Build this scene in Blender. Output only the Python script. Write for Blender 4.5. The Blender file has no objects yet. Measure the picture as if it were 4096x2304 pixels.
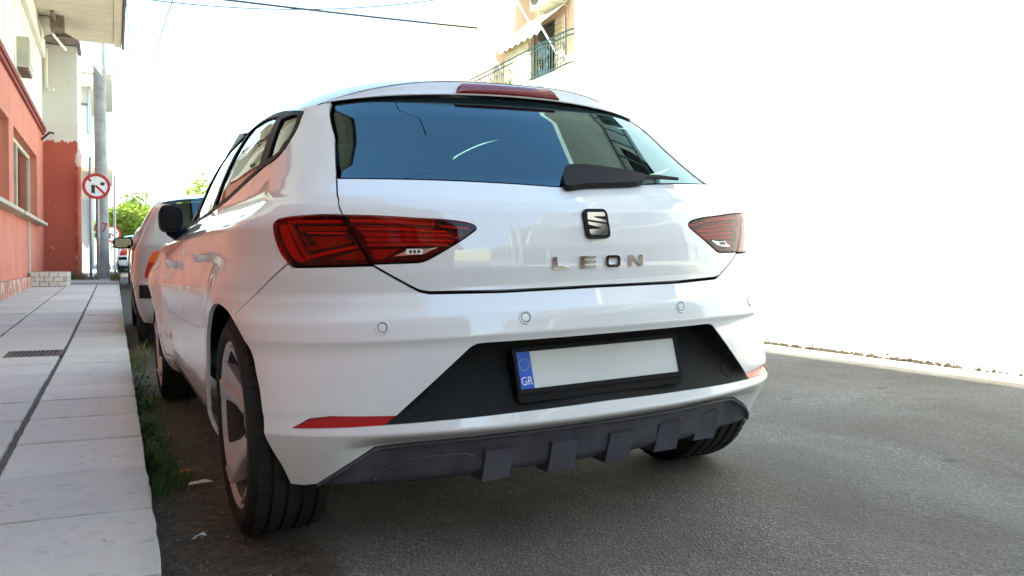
import bpy, bmesh, math, random
import numpy as np
from mathutils import Matrix, Vector, geometry
random.seed(7); RNG = np.random.default_rng(7)
scene = bpy.context.scene
COL = scene.collection
PI = math.pi

# ------------------------------------------------------------------ camera
CAM_POS = (-1.22196305, -1.73713576, 0.75477047)
CAM_R = (0.900148735555661, -0.43552331063188243, 0.007190255474567541)
CAM_U = (0.006277736779057165, 0.029476920736084246, 0.9995457474097177)
CAM_F = (0.43553741963059556, 0.8996947021296521, -0.029267713633951187)
cd = bpy.data.cameras.new('camera'); cam = bpy.data.objects.new('camera', cd); COL.objects.link(cam)
cam.matrix_world = Matrix(((CAM_R[0], CAM_U[0], -CAM_F[0], CAM_POS[0]), (CAM_R[1], CAM_U[1], -CAM_F[1], CAM_POS[1]),
                           (CAM_R[2], CAM_U[2], -CAM_F[2], CAM_POS[2]), (0, 0, 0, 1)))
cd.sensor_fit = 'HORIZONTAL'; cd.sensor_width = 36.0; cd.lens = 28.892; cd.clip_start = 0.05; cd.clip_end = 3000
scene.camera = cam

# ------------------------------------------------------------------ daylight
SUN_ELEV, SUN_AZ = math.radians(48.5), math.radians(130)      # azimuth from the street axis (+y) towards the left (-x)
world = bpy.data.worlds.new('World'); scene.world = world; world.use_nodes = True
wn = world.node_tree; wn.nodes.clear()
sky = wn.nodes.new('ShaderNodeTexSky'); sky.sky_type = 'NISHITA'; sky.sun_disc = False
sky.sun_elevation = SUN_ELEV; sky.sun_rotation = -SUN_AZ; sky.air_density = 1.25; sky.dust_density = 0.35; sky.ozone_density = 1.2
bg = wn.nodes.new('ShaderNodeBackground'); bg.inputs['Strength'].default_value = 0.15
wo = wn.nodes.new('ShaderNodeOutputWorld')
wn.links.new(sky.outputs[0], bg.inputs[0]); wn.links.new(bg.outputs[0], wo.inputs[0])
sl = bpy.data.lights.new('sun', 'SUN'); sl.energy = 4.5; sl.angle = math.radians(0.53); sl.color = (1.0, 0.95, 0.87)
sun = bpy.data.objects.new('sun', sl); COL.objects.link(sun)
to_sun = Vector((-math.sin(SUN_AZ) * math.cos(SUN_ELEV), math.cos(SUN_AZ) * math.cos(SUN_ELEV), math.sin(SUN_ELEV)))
sun.rotation_euler = to_sun.to_track_quat('Z', 'Y').to_euler(); sun.location = (-20, 20, 30)
scene.view_settings.view_transform = 'Standard'; scene.view_settings.look = 'None'
scene.view_settings.gamma = 1.0; scene.view_settings.use_curve_mapping = False
scene.view_settings.exposure = 2.2
scene.view_settings.use_white_balance = True; scene.view_settings.white_balance_temperature = 6500; scene.view_settings.white_balance_tint = -3
scene.cycles.use_denoising = True; scene.cycles.max_bounces = 10; scene.cycles.transparent_max_bounces = 16
scene.cycles.glossy_bounces = 6; scene.cycles.sample_clamp_indirect = 8.0

# ------------------------------------------------------------------ object helpers
def link(o, parent=None):
    COL.objects.link(o)
    if parent is not None: o.parent = parent
    return o
def mesh(name, verts, faces, mat, parent=None, smooth=False, normals=None):
    me = bpy.data.meshes.new(name); me.from_pydata([tuple(map(float, v)) for v in verts], [], [tuple(map(int, f)) for f in faces]); me.update()
    if mat is not None: me.materials.append(mat)
    if smooth:
        me.polygons.foreach_set('use_smooth', [True] * len(me.polygons))
        if normals is not None: me.normals_split_custom_set_from_vertices([tuple(map(float, n)) for n in normals])
    return link(bpy.data.objects.new(name, me), parent)
def obj_bm(name, bm, mat, parent=None, smooth=False, bevel=0.0, seg=1, ang=35):
    if bevel > 0:
        bmesh.ops.bevel(bm, geom=[e for e in bm.edges if len(e.link_faces) == 2 and e.calc_face_angle(0) > math.radians(ang)], offset=bevel, segments=seg, profile=.6, affect='EDGES', clamp_overlap=True)
    bmesh.ops.recalc_face_normals(bm, faces=bm.faces[:])
    me = bpy.data.meshes.new(name); bm.to_mesh(me); bm.free()
    if mat is not None: me.materials.append(mat)
    if smooth:
        me.polygons.foreach_set('use_smooth', [True] * len(me.polygons))
        me.set_sharp_from_angle(angle=math.radians(40))
    return link(bpy.data.objects.new(name, me), parent)
def empty(name, loc=(0, 0, 0), label=None, cat=None, group=None, parent=None):
    o = bpy.data.objects.new(name, None); o.location = loc; o.empty_display_size = .1; link(o, parent)
    return tag(o, label, cat, group)
def tag(o, label=None, cat=None, group=None, kind=None):
    if label: o['label'] = label
    if cat: o['category'] = cat
    if group: o['group'] = group
    if kind: o['kind'] = kind
    return o
def add_box(bm, c, s, M=None):
    x, y, z = c; a, b, h = s[0] / 2, s[1] / 2, s[2] / 2
    P = [Vector((x + i * a, y + j * b, z + k * h)) for k in (-1, 1) for i, j in ((-1, -1), (1, -1), (1, 1), (-1, 1))]
    if M is not None: P = [M @ p for p in P]
    v = [bm.verts.new(p) for p in P]
    for f in ((3, 2, 1, 0), (4, 5, 6, 7), (0, 1, 5, 4), (1, 2, 6, 5), (2, 3, 7, 6), (3, 0, 4, 7)): bm.faces.new([v[i] for i in f])
def box(name, c, s, mat, parent=None, bevel=0.0, seg=1, M=None, smooth=False):
    bm = bmesh.new(); add_box(bm, c, s, M); return obj_bm(name, bm, mat, parent, smooth=smooth or bevel > 0, bevel=bevel, seg=seg)
def add_tube(bm, pts, r, n=8, cap=True):
    pts = [Vector(p) for p in pts]; rs = r if isinstance(r, (list, tuple)) else [r] * len(pts)
    rings = []; prev = None
    for i, p in enumerate(pts):
        d = (pts[min(i + 1, len(pts) - 1)] - pts[max(i - 1, 0)]).normalized()
        if prev is None:
            a = d.orthogonal().normalized()
        else:
            a = prev - d * prev.dot(d); a.normalize()
        prev = a; b = d.cross(a)
        rings.append([bm.verts.new(p + rs[i] * (a * math.cos(2 * PI * k / n) + b * math.sin(2 * PI * k / n))) for k in range(n)])
    for i in range(len(rings) - 1):
        for k in range(n): bm.faces.new((rings[i][k], rings[i][(k + 1) % n], rings[i + 1][(k + 1) % n], rings[i + 1][k]))
    if cap:
        bm.faces.new(rings[0][::-1]); bm.faces.new(rings[-1])
def tube(name, pts, r, mat, parent=None, n=8):
    bm = bmesh.new(); add_tube(bm, pts, r, n); return obj_bm(name, bm, mat, parent, smooth=True)
def add_lathe(bm, prof, n=48, M=None, closed=False):
    """prof: (radius, axial) pairs, axis = local x"""
    rings = []
    for k in range(n):
        c, s = math.cos(2 * PI * k / n), math.sin(2 * PI * k / n)
        row = []
        for r, a in prof:
            p = Vector((a, r * c, r * s)); row.append(bm.verts.new(M @ p if M is not None else p))
        rings.append(row)
    m = len(prof)
    for k in range(n):
        A, B = rings[k], rings[(k + 1) % n]
        for i in range(m if closed else m - 1):
            j = (i + 1) % m; bm.faces.new((A[i], A[j], B[j], B[i]))
def prism(name, poly, thick, mat, parent=None, M=None, bevel=0.0, seg=1, smooth=False):
    """polygon in local xy, extruded 0..thick along local z"""
    bm = bmesh.new()
    lo = [bm.verts.new((x, y, 0)) for x, y in poly]; hi = [bm.verts.new((x, y, thick)) for x, y in poly]
    bm.faces.new(lo[::-1]); bm.faces.new(hi); n = len(poly)
    for i in range(n): bm.faces.new((lo[i], lo[(i + 1) % n], hi[(i + 1) % n], hi[i]))
    if bevel > 0:
        bmesh.ops.bevel(bm, geom=[e for e in bm.edges if len(e.link_faces) == 2], offset=bevel, segments=seg, affect='EDGES', clamp_overlap=True)
    if M is not None: bmesh.ops.transform(bm, matrix=M, verts=bm.verts[:])
    return obj_bm(name, bm, mat, parent, smooth=smooth)
def copy_tree(o, parent=None, remap=None):
    c = o.copy(); COL.objects.link(c)
    if parent is not None: c.parent = parent
    if remap and c.type == 'MESH' and c.data.materials and c.data.materials[0] in remap:
        if o.data.name + '_alt' in bpy.data.meshes: c.data = bpy.data.meshes[o.data.name + '_alt']
        else:
            c.data = o.data.copy(); c.data.name = o.data.name + '_alt'; c.data.materials[0] = remap[o.data.materials[0]]
    for ch in [x for x in bpy.data.objects if x.parent == o]: copy_tree(ch, c, remap)
    return c

# ------------------------------------------------------------------ materials
MATS = {}
class NT:
    def __init__(s, name):
        s.m = bpy.data.materials.new(name); s.m.use_nodes = True; s.t = s.m.node_tree; s.t.nodes.clear()
        s.out = s.n('ShaderNodeOutputMaterial'); MATS[name] = s.m
    def n(s, typ, **kw):
        o = s.t.nodes.new(typ)
        for k, v in kw.items(): setattr(o, k, v)
        return o
    def set(s, sock, v):
        if isinstance(v, bpy.types.NodeSocket): s.t.links.new(v, sock)
        elif isinstance(v, (tuple, list)) and sock.type == 'RGBA' and len(v) == 3: sock.default_value = (*v, 1)
        else: sock.default_value = v
    def coord(s, kind='Object', scale=(1, 1, 1), loc=(0, 0, 0), rot=(0, 0, 0)):
        c = s.n('ShaderNodeTexCoord'); m = s.n('ShaderNodeMapping'); s.set(m.inputs['Vector'], c.outputs[kind])
        m.inputs['Scale'].default_value = scale; m.inputs['Location'].default_value = loc; m.inputs['Rotation'].default_value = rot
        return m.outputs[0]
    def pos(s, scale=(1, 1, 1)):
        g = s.n('ShaderNodeNewGeometry'); m = s.n('ShaderNodeMapping'); s.set(m.inputs['Vector'], g.outputs['Position']); m.inputs['Scale'].default_value = scale
        return m.outputs[0]
    def noise(s, vec, scale, detail=4, rough=.55, dist=0.0):
        o = s.n('ShaderNodeTexNoise'); s.set(o.inputs['Vector'], vec); o.inputs['Scale'].default_value = scale; o.inputs['Detail'].default_value = detail
        o.inputs['Roughness'].default_value = rough; o.inputs['Distortion'].default_value = dist; return o.outputs['Fac']
    def voro(s, vec, scale, feature='F1', out='Distance'):
        o = s.n('ShaderNodeTexVoronoi'); o.feature = feature; s.set(o.inputs['Vector'], vec); o.inputs['Scale'].default_value = scale; return o.outputs[out]
    def ramp(s, fac, stops):
        o = s.n('ShaderNodeValToRGB'); s.set(o.inputs[0], fac); e = o.color_ramp.elements
        while len(e) < len(stops): e.new(.5)
        for i, (p, c) in enumerate(stops):
            e[i].position = p; e[i].color = (c, c, c, 1) if isinstance(c, (int, float)) else (*c, 1)
        return o.outputs[0]
    def mix(s, fac, a, b, mode='MIX'):
        o = s.n('ShaderNodeMix'); o.data_type = 'RGBA'; o.blend_type = mode; s.set(o.inputs[0], fac); s.set(o.inputs[6], a); s.set(o.inputs[7], b); return o.outputs[2]
    def math(s, op, a, b=0.0, c=0.0):
        o = s.n('ShaderNodeMath'); o.operation = op; s.set(o.inputs[0], a); s.set(o.inputs[1], b); s.set(o.inputs[2], c); return o.outputs[0]
    def bump(s, h, strength=.3, dist=.01, normal=None):
        o = s.n('ShaderNodeBump'); s.set(o.inputs['Height'], h); o.inputs['Strength'].default_value = strength; o.inputs['Distance'].default_value = dist
        if normal is not None: s.set(o.inputs['Normal'], normal)
        return o.outputs[0]
    def bsdf(s, **kw):
        o = s.n('ShaderNodeBsdfPrincipled')
        for k, v in kw.items(): s.set(o.inputs[k.replace('_', ' ')], v)
        s.t.links.new(o.outputs[0], s.out.inputs[0]); return o
def plain(name, col, rough=.5, metal=0.0, var=0.0, scale=8, bump=0.0, bscale=60, **kw):
    t = NT(name)
    c = col
    if var > 0:
        f = t.noise(t.coord(), scale, 5)
        c = t.mix(t.ramp(f, [(.3, 0.0), (.7, 1.0)]), tuple(x * (1 - var) for x in col), tuple(min(1, x * (1 + var)) for x in col))
    b = t.bsdf(Base_Color=c, Roughness=rough, Metallic=metal, **kw)
    if bump > 0: t.set(b.inputs['Normal'], t.bump(t.noise(t.coord(), bscale, 4), bump, .004))
    return t.m

paint = plain('car_paint_white', (.84, .85, .86), .5, Coat_Weight=1.0, Coat_Roughness=.008, Coat_IOR=1.6, Specular_IOR_Level=.15)
paint_silver = plain('car_paint_silver', (.42, .42, .43), .36, metal=.2, Coat_Weight=1.0, Coat_Roughness=.03)
black_plastic = plain('black_plastic', (.012, .012, .0125), .7, var=.15, scale=30, bump=.06, bscale=900, Specular_IOR_Level=.22)
grey_plastic = plain('grey_plastic', (.078, .079, .100), .5, var=.22, scale=14, bump=.10, bscale=700)
gloss_black = plain('gloss_black_trim', (.010, .010, .011), .5, Specular_IOR_Level=.12)
dark_inside = plain('dark_cabin', (.012, .012, .013), .9)
rubber = plain('rubber', (.012, .012, .0125), .85, var=.3, scale=20, bump=.15, bscale=300)
chrome = plain('chrome', (.82, .82, .83), .06, metal=1.0)
alloy = plain('alloy_rim', (.52, .53, .55), .36, metal=.3, var=.08, scale=18)
alloy_grey = plain('alloy_rim_grey', (.05, .05, .055), .5, metal=.3)
white_plate = plain('plate_white', (.66, .68, .66), .35, var=.02)
blue_plate = plain('plate_blue', (.01, .10, .55), .3)
gold = plain('plate_star', (.62, .52, .22), .4)
white_print = plain('plate_print', (.85, .87, .88), .4)

def glass_mat(name, tint, ior, rough=0.0, refl=(1, 1, 1)):
    t = NT(name); tr = t.n('ShaderNodeBsdfTransparent'); tr.inputs[0].default_value = (*tint, 1)
    gl = t.n('ShaderNodeBsdfGlossy'); gl.inputs['Roughness'].default_value = rough; gl.inputs[0].default_value = (*refl, 1)
    fr = t.n('ShaderNodeFresnel'); fr.inputs['IOR'].default_value = ior
    mx = t.n('ShaderNodeMixShader'); t.set(mx.inputs[0], fr.outputs[0]); t.set(mx.inputs[1], tr.outputs[0]); t.set(mx.inputs[2], gl.outputs[0])
    t.t.links.new(mx.outputs[0], t.out.inputs[0]); return t.m
rear_glass = glass_mat('privacy_glass', (.20, .36, .30), 1.8, refl=(.60, .88, 1.0))
side_glass = glass_mat('side_window_glass', (.035, .05, .045), 1.48)
clear_glass = glass_mat('windscreen_glass', (.42, .80, .62), 1.5)
pane_glass = glass_mat('house_window_glass', (.25, .27, .27), 1.6)
lens_red = glass_mat('lamp_lens_red', (.88, .12, .11), 1.36)
lamp_dark = plain('lamp_housing_dark_red', (.035, .002, .004), .25)
lamp_red = plain('lamp_guide_red', (.85, .03, .025), .25)
lamp_deep = plain('lamp_reflector_red', (.42, .012, .014), .3, bump=.35, bscale=350)
lamp_white = plain('lamp_reverse_clear', (.85, .83, .78), .2)
reflector_red = plain('rear_reflector_red', (.46, .006, .012), .25, bump=.12, bscale=400, Coat_Weight=.2)
amber = plain('lamp_amber', (.70, .10, .01), .2, Coat_Weight=.8, bump=.2, bscale=120)
red_lens2 = plain('lamp_red_plain', (.40, .008, .008), .2, Coat_Weight=.8, bump=.2, bscale=120)
brake_red = plain('brake_light_red', (.20, .008, .016), .15, Coat_Weight=.7, var=.3, scale=60)

# ------------------------------------------------------------------ car body surface: plan outline at each height, rear / side / front blended
_PC = {}
def pchip(x, tab):
    k = id(tab)
    if k not in _PC:
        xs = np.array([p[0] for p in tab]); ys = np.array([p[1] for p in tab], float)
        h = np.diff(xs); d = np.diff(ys) / h; m = np.zeros_like(ys)
        for i in range(1, len(xs) - 1):
            if d[i - 1] * d[i] > 0:
                w1 = 2 * h[i] + h[i - 1]; w2 = h[i] + 2 * h[i - 1]; m[i] = (w1 + w2) / (w1 / d[i - 1] + w2 / d[i])
        m[0] = d[0]; m[-1] = d[-1]
        gx = np.linspace(xs[0], xs[-1], 3001); i = np.clip(np.searchsorted(xs, gx) - 1, 0, len(xs) - 2)
        t = (gx - xs[i]) / h[i]; t2 = t * t; t3 = t2 * t
        _PC[k] = (gx, (2 * t3 - 3 * t2 + 1) * ys[i] + (t3 - 2 * t2 + t) * h[i] * m[i] + (-2 * t3 + 3 * t2) * ys[i + 1] + (t3 - t2) * h[i] * m[i + 1], tab)
    gx, gy, _ = _PC[k]
    return np.interp(x, gx, gy)
def soft(x, tab, w):
    k = (id(tab), w)
    if k not in _PC:
        xs = [p[0] for p in tab]; ys = [p[1] for p in tab]; gx = np.linspace(xs[0], xs[-1], 6001); r = 0
        ks = np.linspace(-1, 1, 41); wt = (1 - ks * ks) + .05
        for q, a in zip(ks, wt): r = r + a * np.interp(gx + q * w, xs, ys)
        _PC[k] = (gx, r / wt.sum(), tab)
    gx, gy, _ = _PC[k]
    return np.interp(x, gx, gy)
def smax(a, b, k):
    h = np.maximum(k - np.abs(a - b), 0) / k; return np.maximum(a, b) + h * h * h * k / 6
HATCH = dict(
    Y0T=[(0.15, 0.285), (0.2, 0.262), (0.26, 0.245), (0.3, 0.235), (0.312, 0.228), (0.343, 0.146), (0.352, 0.133), (0.375, 0.138), (0.392, 0.142), (0.56, 0.126), (0.575, 0.123), (0.592, 0.115), (0.629, 0.12), (0.648, 0.125), (0.7, 0.18), (0.712, 0.178), (0.747, 0.172), (0.81, 0.172), (0.865, 0.181), (0.9, 0.193), (0.925, 0.212), (0.985, 0.3), (1.0, 0.322), (1.22, 0.582), (1.296, 0.69), (1.45, 0.88)],
    AT=[(0.15, 0.2), (0.4, 0.2), (0.5, 0.23), (0.6, 0.27), (0.65, 0.28), (0.85, 0.29), (0.92, 0.3), (1.0, 0.38), (1.1, 0.36), (1.27, 0.33), (1.4, 0.33)],
    BT=[(0.15, 0.19), (0.3, 0.21), (0.42, 0.21), (0.52, 0.16), (0.6, 0.1), (0.65, 0.08), (0.85, 0.08), (1.0, 0.1), (1.27, 0.25), (1.4, 0.25)],
    SH=[(0.4, 0), (0.52, 0.0), (0.575, 0.012), (0.62, 0.03), (0.65, 0.03), (0.695, 0), (0.85, -0.02), (0.9, -0.05), (0.98, -0.075), (1.1, -0.03), (1.3, 0.0)],
    XT=[(0.15, 0.8), (0.2, 0.832), (0.24, 0.856), (0.3, 0.872), (0.36, 0.874), (0.46, 0.874), (0.56, 0.878), (0.66, 0.88), (0.74, 0.874), (0.81, 0.864), (0.85, 0.866), (0.875, 0.866), (0.9, 0.853), (0.93, 0.818), (0.96, 0.787), (1.0, 0.768), (1.1, 0.735), (1.2, 0.692), (1.3, 0.632), (1.4, 0.55)],
    ZT=[(0.5, 1.19), (0.8, 1.262), (1.1, 1.312), (1.5, 1.352), (2.0, 1.372), (2.4, 1.35), (2.7, 1.285), (3.0, 1.17), (3.3, 1.0), (3.6, 0.9)],
    TW=[(0.2, -0.005), (0.5, -0.005), (0.7, 0.0), (0.9, 0.004), (1.0, 0.012), (1.1, 0.036), (1.2, 0.055), (1.3, 0.066), (1.4, 0.07)],
    FT=[(0.2, 0.02), (0.5, 0.0), (0.66, -0.004), (0.8, 0.004), (0.9, 0.02), (0.95, 0.03), (1.1, 0.045), (1.4, 0.03)],
    KT=[(0.2, 0.27), (0.4, 0.29), (0.48, 0.37), (0.57, 0.52), (0.65, 0.54), (0.75, 0.47), (0.9, 0.35), (1.0, 0.24), (1.3, 0.16)],
    Y0C=[(.15, .265), (.20, .232), (.26, .195), (.31, .160), (.352, .133)],
    axle=(.785, 3.421), axle_z=.317, arch=.36, flare=(.030, .034), nose=4.10, YC=1.25, YF=3.42)
class Body:
    def __init__(s, T):
        s.__dict__.update(T); s.U1 = 1.25 * PI / 2; s.L = s.YF - s.YC
    def yr(s, x, v):
        x = np.abs(x)
        b = soft(v + pchip(v, s.SH) * np.minimum(x * x, .6), s.Y0T, .006)
        if getattr(s, 'Y0C', None):
            w = np.clip((x - .56) / .16, 0, 1); w = w * w * (3 - 2 * w) * np.clip((.356 - v) / .012, 0, 1); b = b + w * (pchip(np.minimum(v, .352), s.Y0C) - b)
        return b + pchip(v, s.AT) * x ** 2 + pchip(v, s.BT) * x ** 4
    def zt(s, y): return pchip(np.clip(y, s.ZT[0][0], s.ZT[-1][0]), s.ZT)
    def xs(s, y, v):
        b = pchip(v, s.XT)
        q = np.clip((s.YC + .15 - y) / 1.0, 0, 2); b = b - pchip(v, s.TW) * q ** 2
        q = np.clip((y - s.YC - .35) / 1.0, 0, 2.5); b = b - pchip(v, s.FT) * q ** 1.3
        e = np.clip((v - (s.zt(y) - .07)) / .07, 0, 1.6); b = b - .03 * e ** 2.5
        for a, f in zip(s.axle, s.flare):
            d = ((y - a) ** 2 + (v - s.axle_z) ** 2) ** .5
            b = b + f * np.exp(-np.where(d < s.arch, 0, (d - s.arch) / .13) ** 2)
        return b
    def F(s, x, y, v):
        a = smax(s.yr(x, v) - y, np.abs(x) - s.xs(y, v), pchip(v, s.KT))
        yf = s.nose - .5 * np.clip(v - .75, 0, 9) - .30 * x ** 2 - .25 * x ** 4 - .6 * np.clip(.35 - v, 0, 1)
        return smax(a, y - yf, .30)
    def S(s, u, v):
        u, v = np.broadcast_arrays(np.asarray(u, float), np.asarray(v, float)); sg = np.where(u < 0, -1., 1.); a = np.abs(u)
        th = np.clip(a / 1.25, 0, PI / 2); mid = np.clip(a - s.U1, 0, s.L); ph = np.clip((a - s.U1 - s.L) / 1.25, 0, PI / 2)
        dx = np.sin(th) * np.cos(ph); dy = -np.cos(th) + np.sin(ph); oy = s.YC + mid
        r = s.root(lambda m: s.F(m * dx, oy + m * dy, v), a)
        return np.stack([-sg * r * dx, oy + r * dy, v], -1)
    def root(s, f, like):
        lo = np.zeros_like(like) + .02; hi = np.zeros_like(like) + 1.6; fl = f(lo); fh = f(hi)
        for k in range(15):
            m = (lo + hi) / 2 if k % 3 == 2 else hi - fh * (hi - lo) / (fh - fl)
            g = f(m); neg = g < 0
            lo = np.where(neg, m, lo); fl = np.where(neg, g, fl); hi = np.where(neg, hi, m); fh = np.where(neg, fh, g)
        return np.where(np.abs(fl) < np.abs(fh), lo, hi)
    def N(s, u, v, e=.0012):
        p = s.S(u, v); x, y, z = p[..., 0], p[..., 1], p[..., 2]
        n = np.stack([s.F(x + e, y, z) - s.F(x - e, y, z), s.F(x, y + e, z) - s.F(x, y - e, z), s.F(x, y, z + e) - s.F(x, y, z - e)], -1)
        return n / np.linalg.norm(n, axis=-1, keepdims=True)
    def u_at(s, y, v):
        y, v = np.broadcast_arrays(np.asarray(y, float), np.asarray(v, float))
        yy = np.minimum(y, s.YC); x = s.root(lambda m: s.F(m, yy, v), y * 1.0)
        return np.where(y > s.YC, np.where(y > s.YF, s.U1 + s.L + 1.25 * np.arctan2(y - s.YF, np.abs(s.root(lambda m: s.F(m, y, v), y * 1.0))), s.U1 + y - s.YC), 1.25 * np.arctan2(x, s.YC - yy))
    def uv(s, yz):
        yz = np.array(yz, float); return [(float(a), float(b)) for a, b in zip(s.u_at(yz[:, 0], yz[:, 1]), yz[:, 1])]
    def frame(s, u, v, off=0.0):
        p = s.S(u, v); n = s.N(u, v); t = s.S(u - .002, v) - s.S(u + .002, v); t = t / np.linalg.norm(t); w = np.cross(n, t)
        p = p + off * n
        return Matrix(((t[0], w[0], n[0], p[0]), (t[1], w[1], n[1], p[1]), (t[2], w[2], n[2], p[2]), (0, 0, 0, 1)))

def densify(P, d=.010):
    out = []
    for i in range(len(P)):
        a = np.array(P[i]); b = np.array(P[(i + 1) % len(P)]); n = max(1, int(np.ceil(np.linalg.norm(b - a) / d)))
        for k in range(n): out.append(tuple(a + (b - a) * k / n))
    return out
def curve(P, n=8):
    "open Catmull-Rom through P"
    P = [np.array(p, float) for p in P]; Q = [2 * P[0] - P[1]] + P + [2 * P[-1] - P[-2]]; out = []
    for i in range(1, len(Q) - 2):
        a, b, c, d = Q[i - 1], Q[i], Q[i + 1], Q[i + 2]
        for k in range(n):
            t = k / n; out.append(tuple(.5 * (2 * b + (c - a) * t + (2 * a - 5 * b + 4 * c - d) * t * t + (3 * b - a - 3 * c + d) * t ** 3)))
    return out + [tuple(P[-1])]
def sym(H):
    H = list(H); R = [(-a, b) for a, b in H[::-1] if a > 1e-6]
    return H + R
def area2(P):
    P = np.array(P); return np.sum(P[:, 0] * np.roll(P[:, 1], -1) - np.roll(P[:, 0], -1) * P[:, 1])
def inset(P, d):
    P = np.array(P, float)
    if area2(P) < 0: P = P[::-1]
    t = np.roll(P, -1, 0) - np.roll(P, 1, 0); t /= np.linalg.norm(t, axis=1, keepdims=True) + 1e-12
    return [tuple(p) for p in P + d * np.stack([-t[:, 1], t[:, 0]], 1)]
def inside(pts, poly):
    pts = np.asarray(pts); P = np.asarray(poly); r = np.zeros(len(pts), bool); j = len(P) - 1
    for i in range(len(P)):
        xi, yi = P[i]; xj, yj = P[j]
        c = ((yi > pts[:, 1]) != (yj > pts[:, 1]))
        with np.errstate(divide='ignore', invalid='ignore'): r ^= c & (pts[:, 0] < (xj - xi) * (pts[:, 1] - yi) / (yj - yi + 1e-15) + xi)
        j = i
    return r
def bdist(pts, poly):
    P = np.asarray(poly); Q = np.roll(P, -1, 0); d = np.full(len(pts), 9.)
    for a, b in zip(P, Q):
        ab = b - a; t = np.clip(((pts - a) @ ab) / (ab @ ab + 1e-15), 0, 1); d = np.minimum(d, np.linalg.norm(pts - a - t[:, None] * ab, axis=1))
    return d
def panel(B, name, outer, mat, parent, holes=(), off=0.0, step=.02, vref=(), flange=.012, ins=0.0, disp=None, hflange=None, dens=.010):
    outer = densify(outer, dens); outer = outer if area2(outer) > 0 else outer[::-1]
    if ins: outer = inset(outer, ins)
    holes = [densify(h, dens) for h in holes]
    O = np.array(outer); u0, v0 = O.min(0); u1, v1 = O.max(0)
    us = np.arange(u0 + step * .37, u1, step); vs = list(np.arange(v0 + step * .41, v1, step))
    for c in vref: vs += [c - .010, c - .005, c, c + .005, c + .010]
    vs = np.array(sorted(set(np.round(vs, 4))))
    if len(vs): vs = vs[np.concatenate([[True], np.diff(vs) > .003])]
    U, V = np.meshgrid(us, vs); G = np.stack([U.ravel(), V.ravel()], 1)
    ok = inside(G, outer) & (bdist(G, outer) > step * .3)
    for h in holes: ok &= ~inside(G, h) & (bdist(G, h) > step * .3)
    G = G[ok]
    pts = [tuple(p) for p in outer]; edges = [(i, (i + 1) % len(outer)) for i in range(len(outer))]
    loops = [list(range(len(outer)))]
    for h in holes:
        k = len(pts); pts += [tuple(p) for p in h]; edges += [(k + i, k + (i + 1) % len(h)) for i in range(len(h))]; loops.append(list(range(k, k + len(h))))
    nb = len(pts); pts += [tuple(p) for p in G]
    vo, eo, fo, ov, oe, of = geometry.delaunay_2d_cdt([Vector(p) for p in pts], edges, [], 0, 1e-6)
    P2 = np.array([tuple(v) for v in vo]); T = np.array([f for f in fo if len(f) == 3])
    if len(T) == 0: print('EMPTY CDT', name, len(fo), len(pts), pts[:12]); T = np.array([(0, i, i + 1) for i in range(1, nb - 1)]); P2 = np.array(pts[:nb]); ov = [[i] for i in range(nb)]
    cen = P2[T].mean(1); ok = inside(cen, outer)
    for h in holes: ok &= ~inside(cen, h)
    T = T[ok]
    X = B.S(P2[:, 0], P2[:, 1]); Nn = B.N(P2[:, 0], P2[:, 1])
    if off: X = X + off * Nn
    if disp is not None: X = X + disp(P2[:, 0], P2[:, 1])
    a, b, c = X[T[0]]; 
    nf = np.cross(X[T[:, 1]] - X[T[:, 0]], X[T[:, 2]] - X[T[:, 0]]); flip = (nf * Nn[T[:, 0]]).sum(1) < 0
    T[flip] = T[flip][:, ::-1]
    verts = [tuple(p) for p in X]; normals = [tuple(n) for n in Nn] if disp is None else None
    faces = [tuple(t) for t in T]
    inv = {}
    for k, l in enumerate(ov):
        for o_ in l: inv[o_] = k
    if flange:
        for li, lp in enumerate(loops):
            ids = [inv.get(i) for i in lp]; ids = [i for i in ids if i is not None]
            base = len(verts)
            for i in ids:
                fl = flange if (li == 0 or hflange is None) else 0
                q = X[i] - flange * Nn[i] if (li == 0 or hflange is None) else X[i] + hflange(P2[i, 0], P2[i, 1])
                verts.append(tuple(X[i])); verts.append(tuple(q))
                if normals is not None: normals += [(0, 0, 0), (0, 0, 0)]
            n = len(ids)
            for k in range(n):
                A = base + 2 * k; Bq = base + 2 * ((k + 1) % n)
                faces.append((A, Bq, Bq + 1, A + 1))
    return mesh(name, verts, faces, mat, parent, smooth=True, normals=normals)

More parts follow.
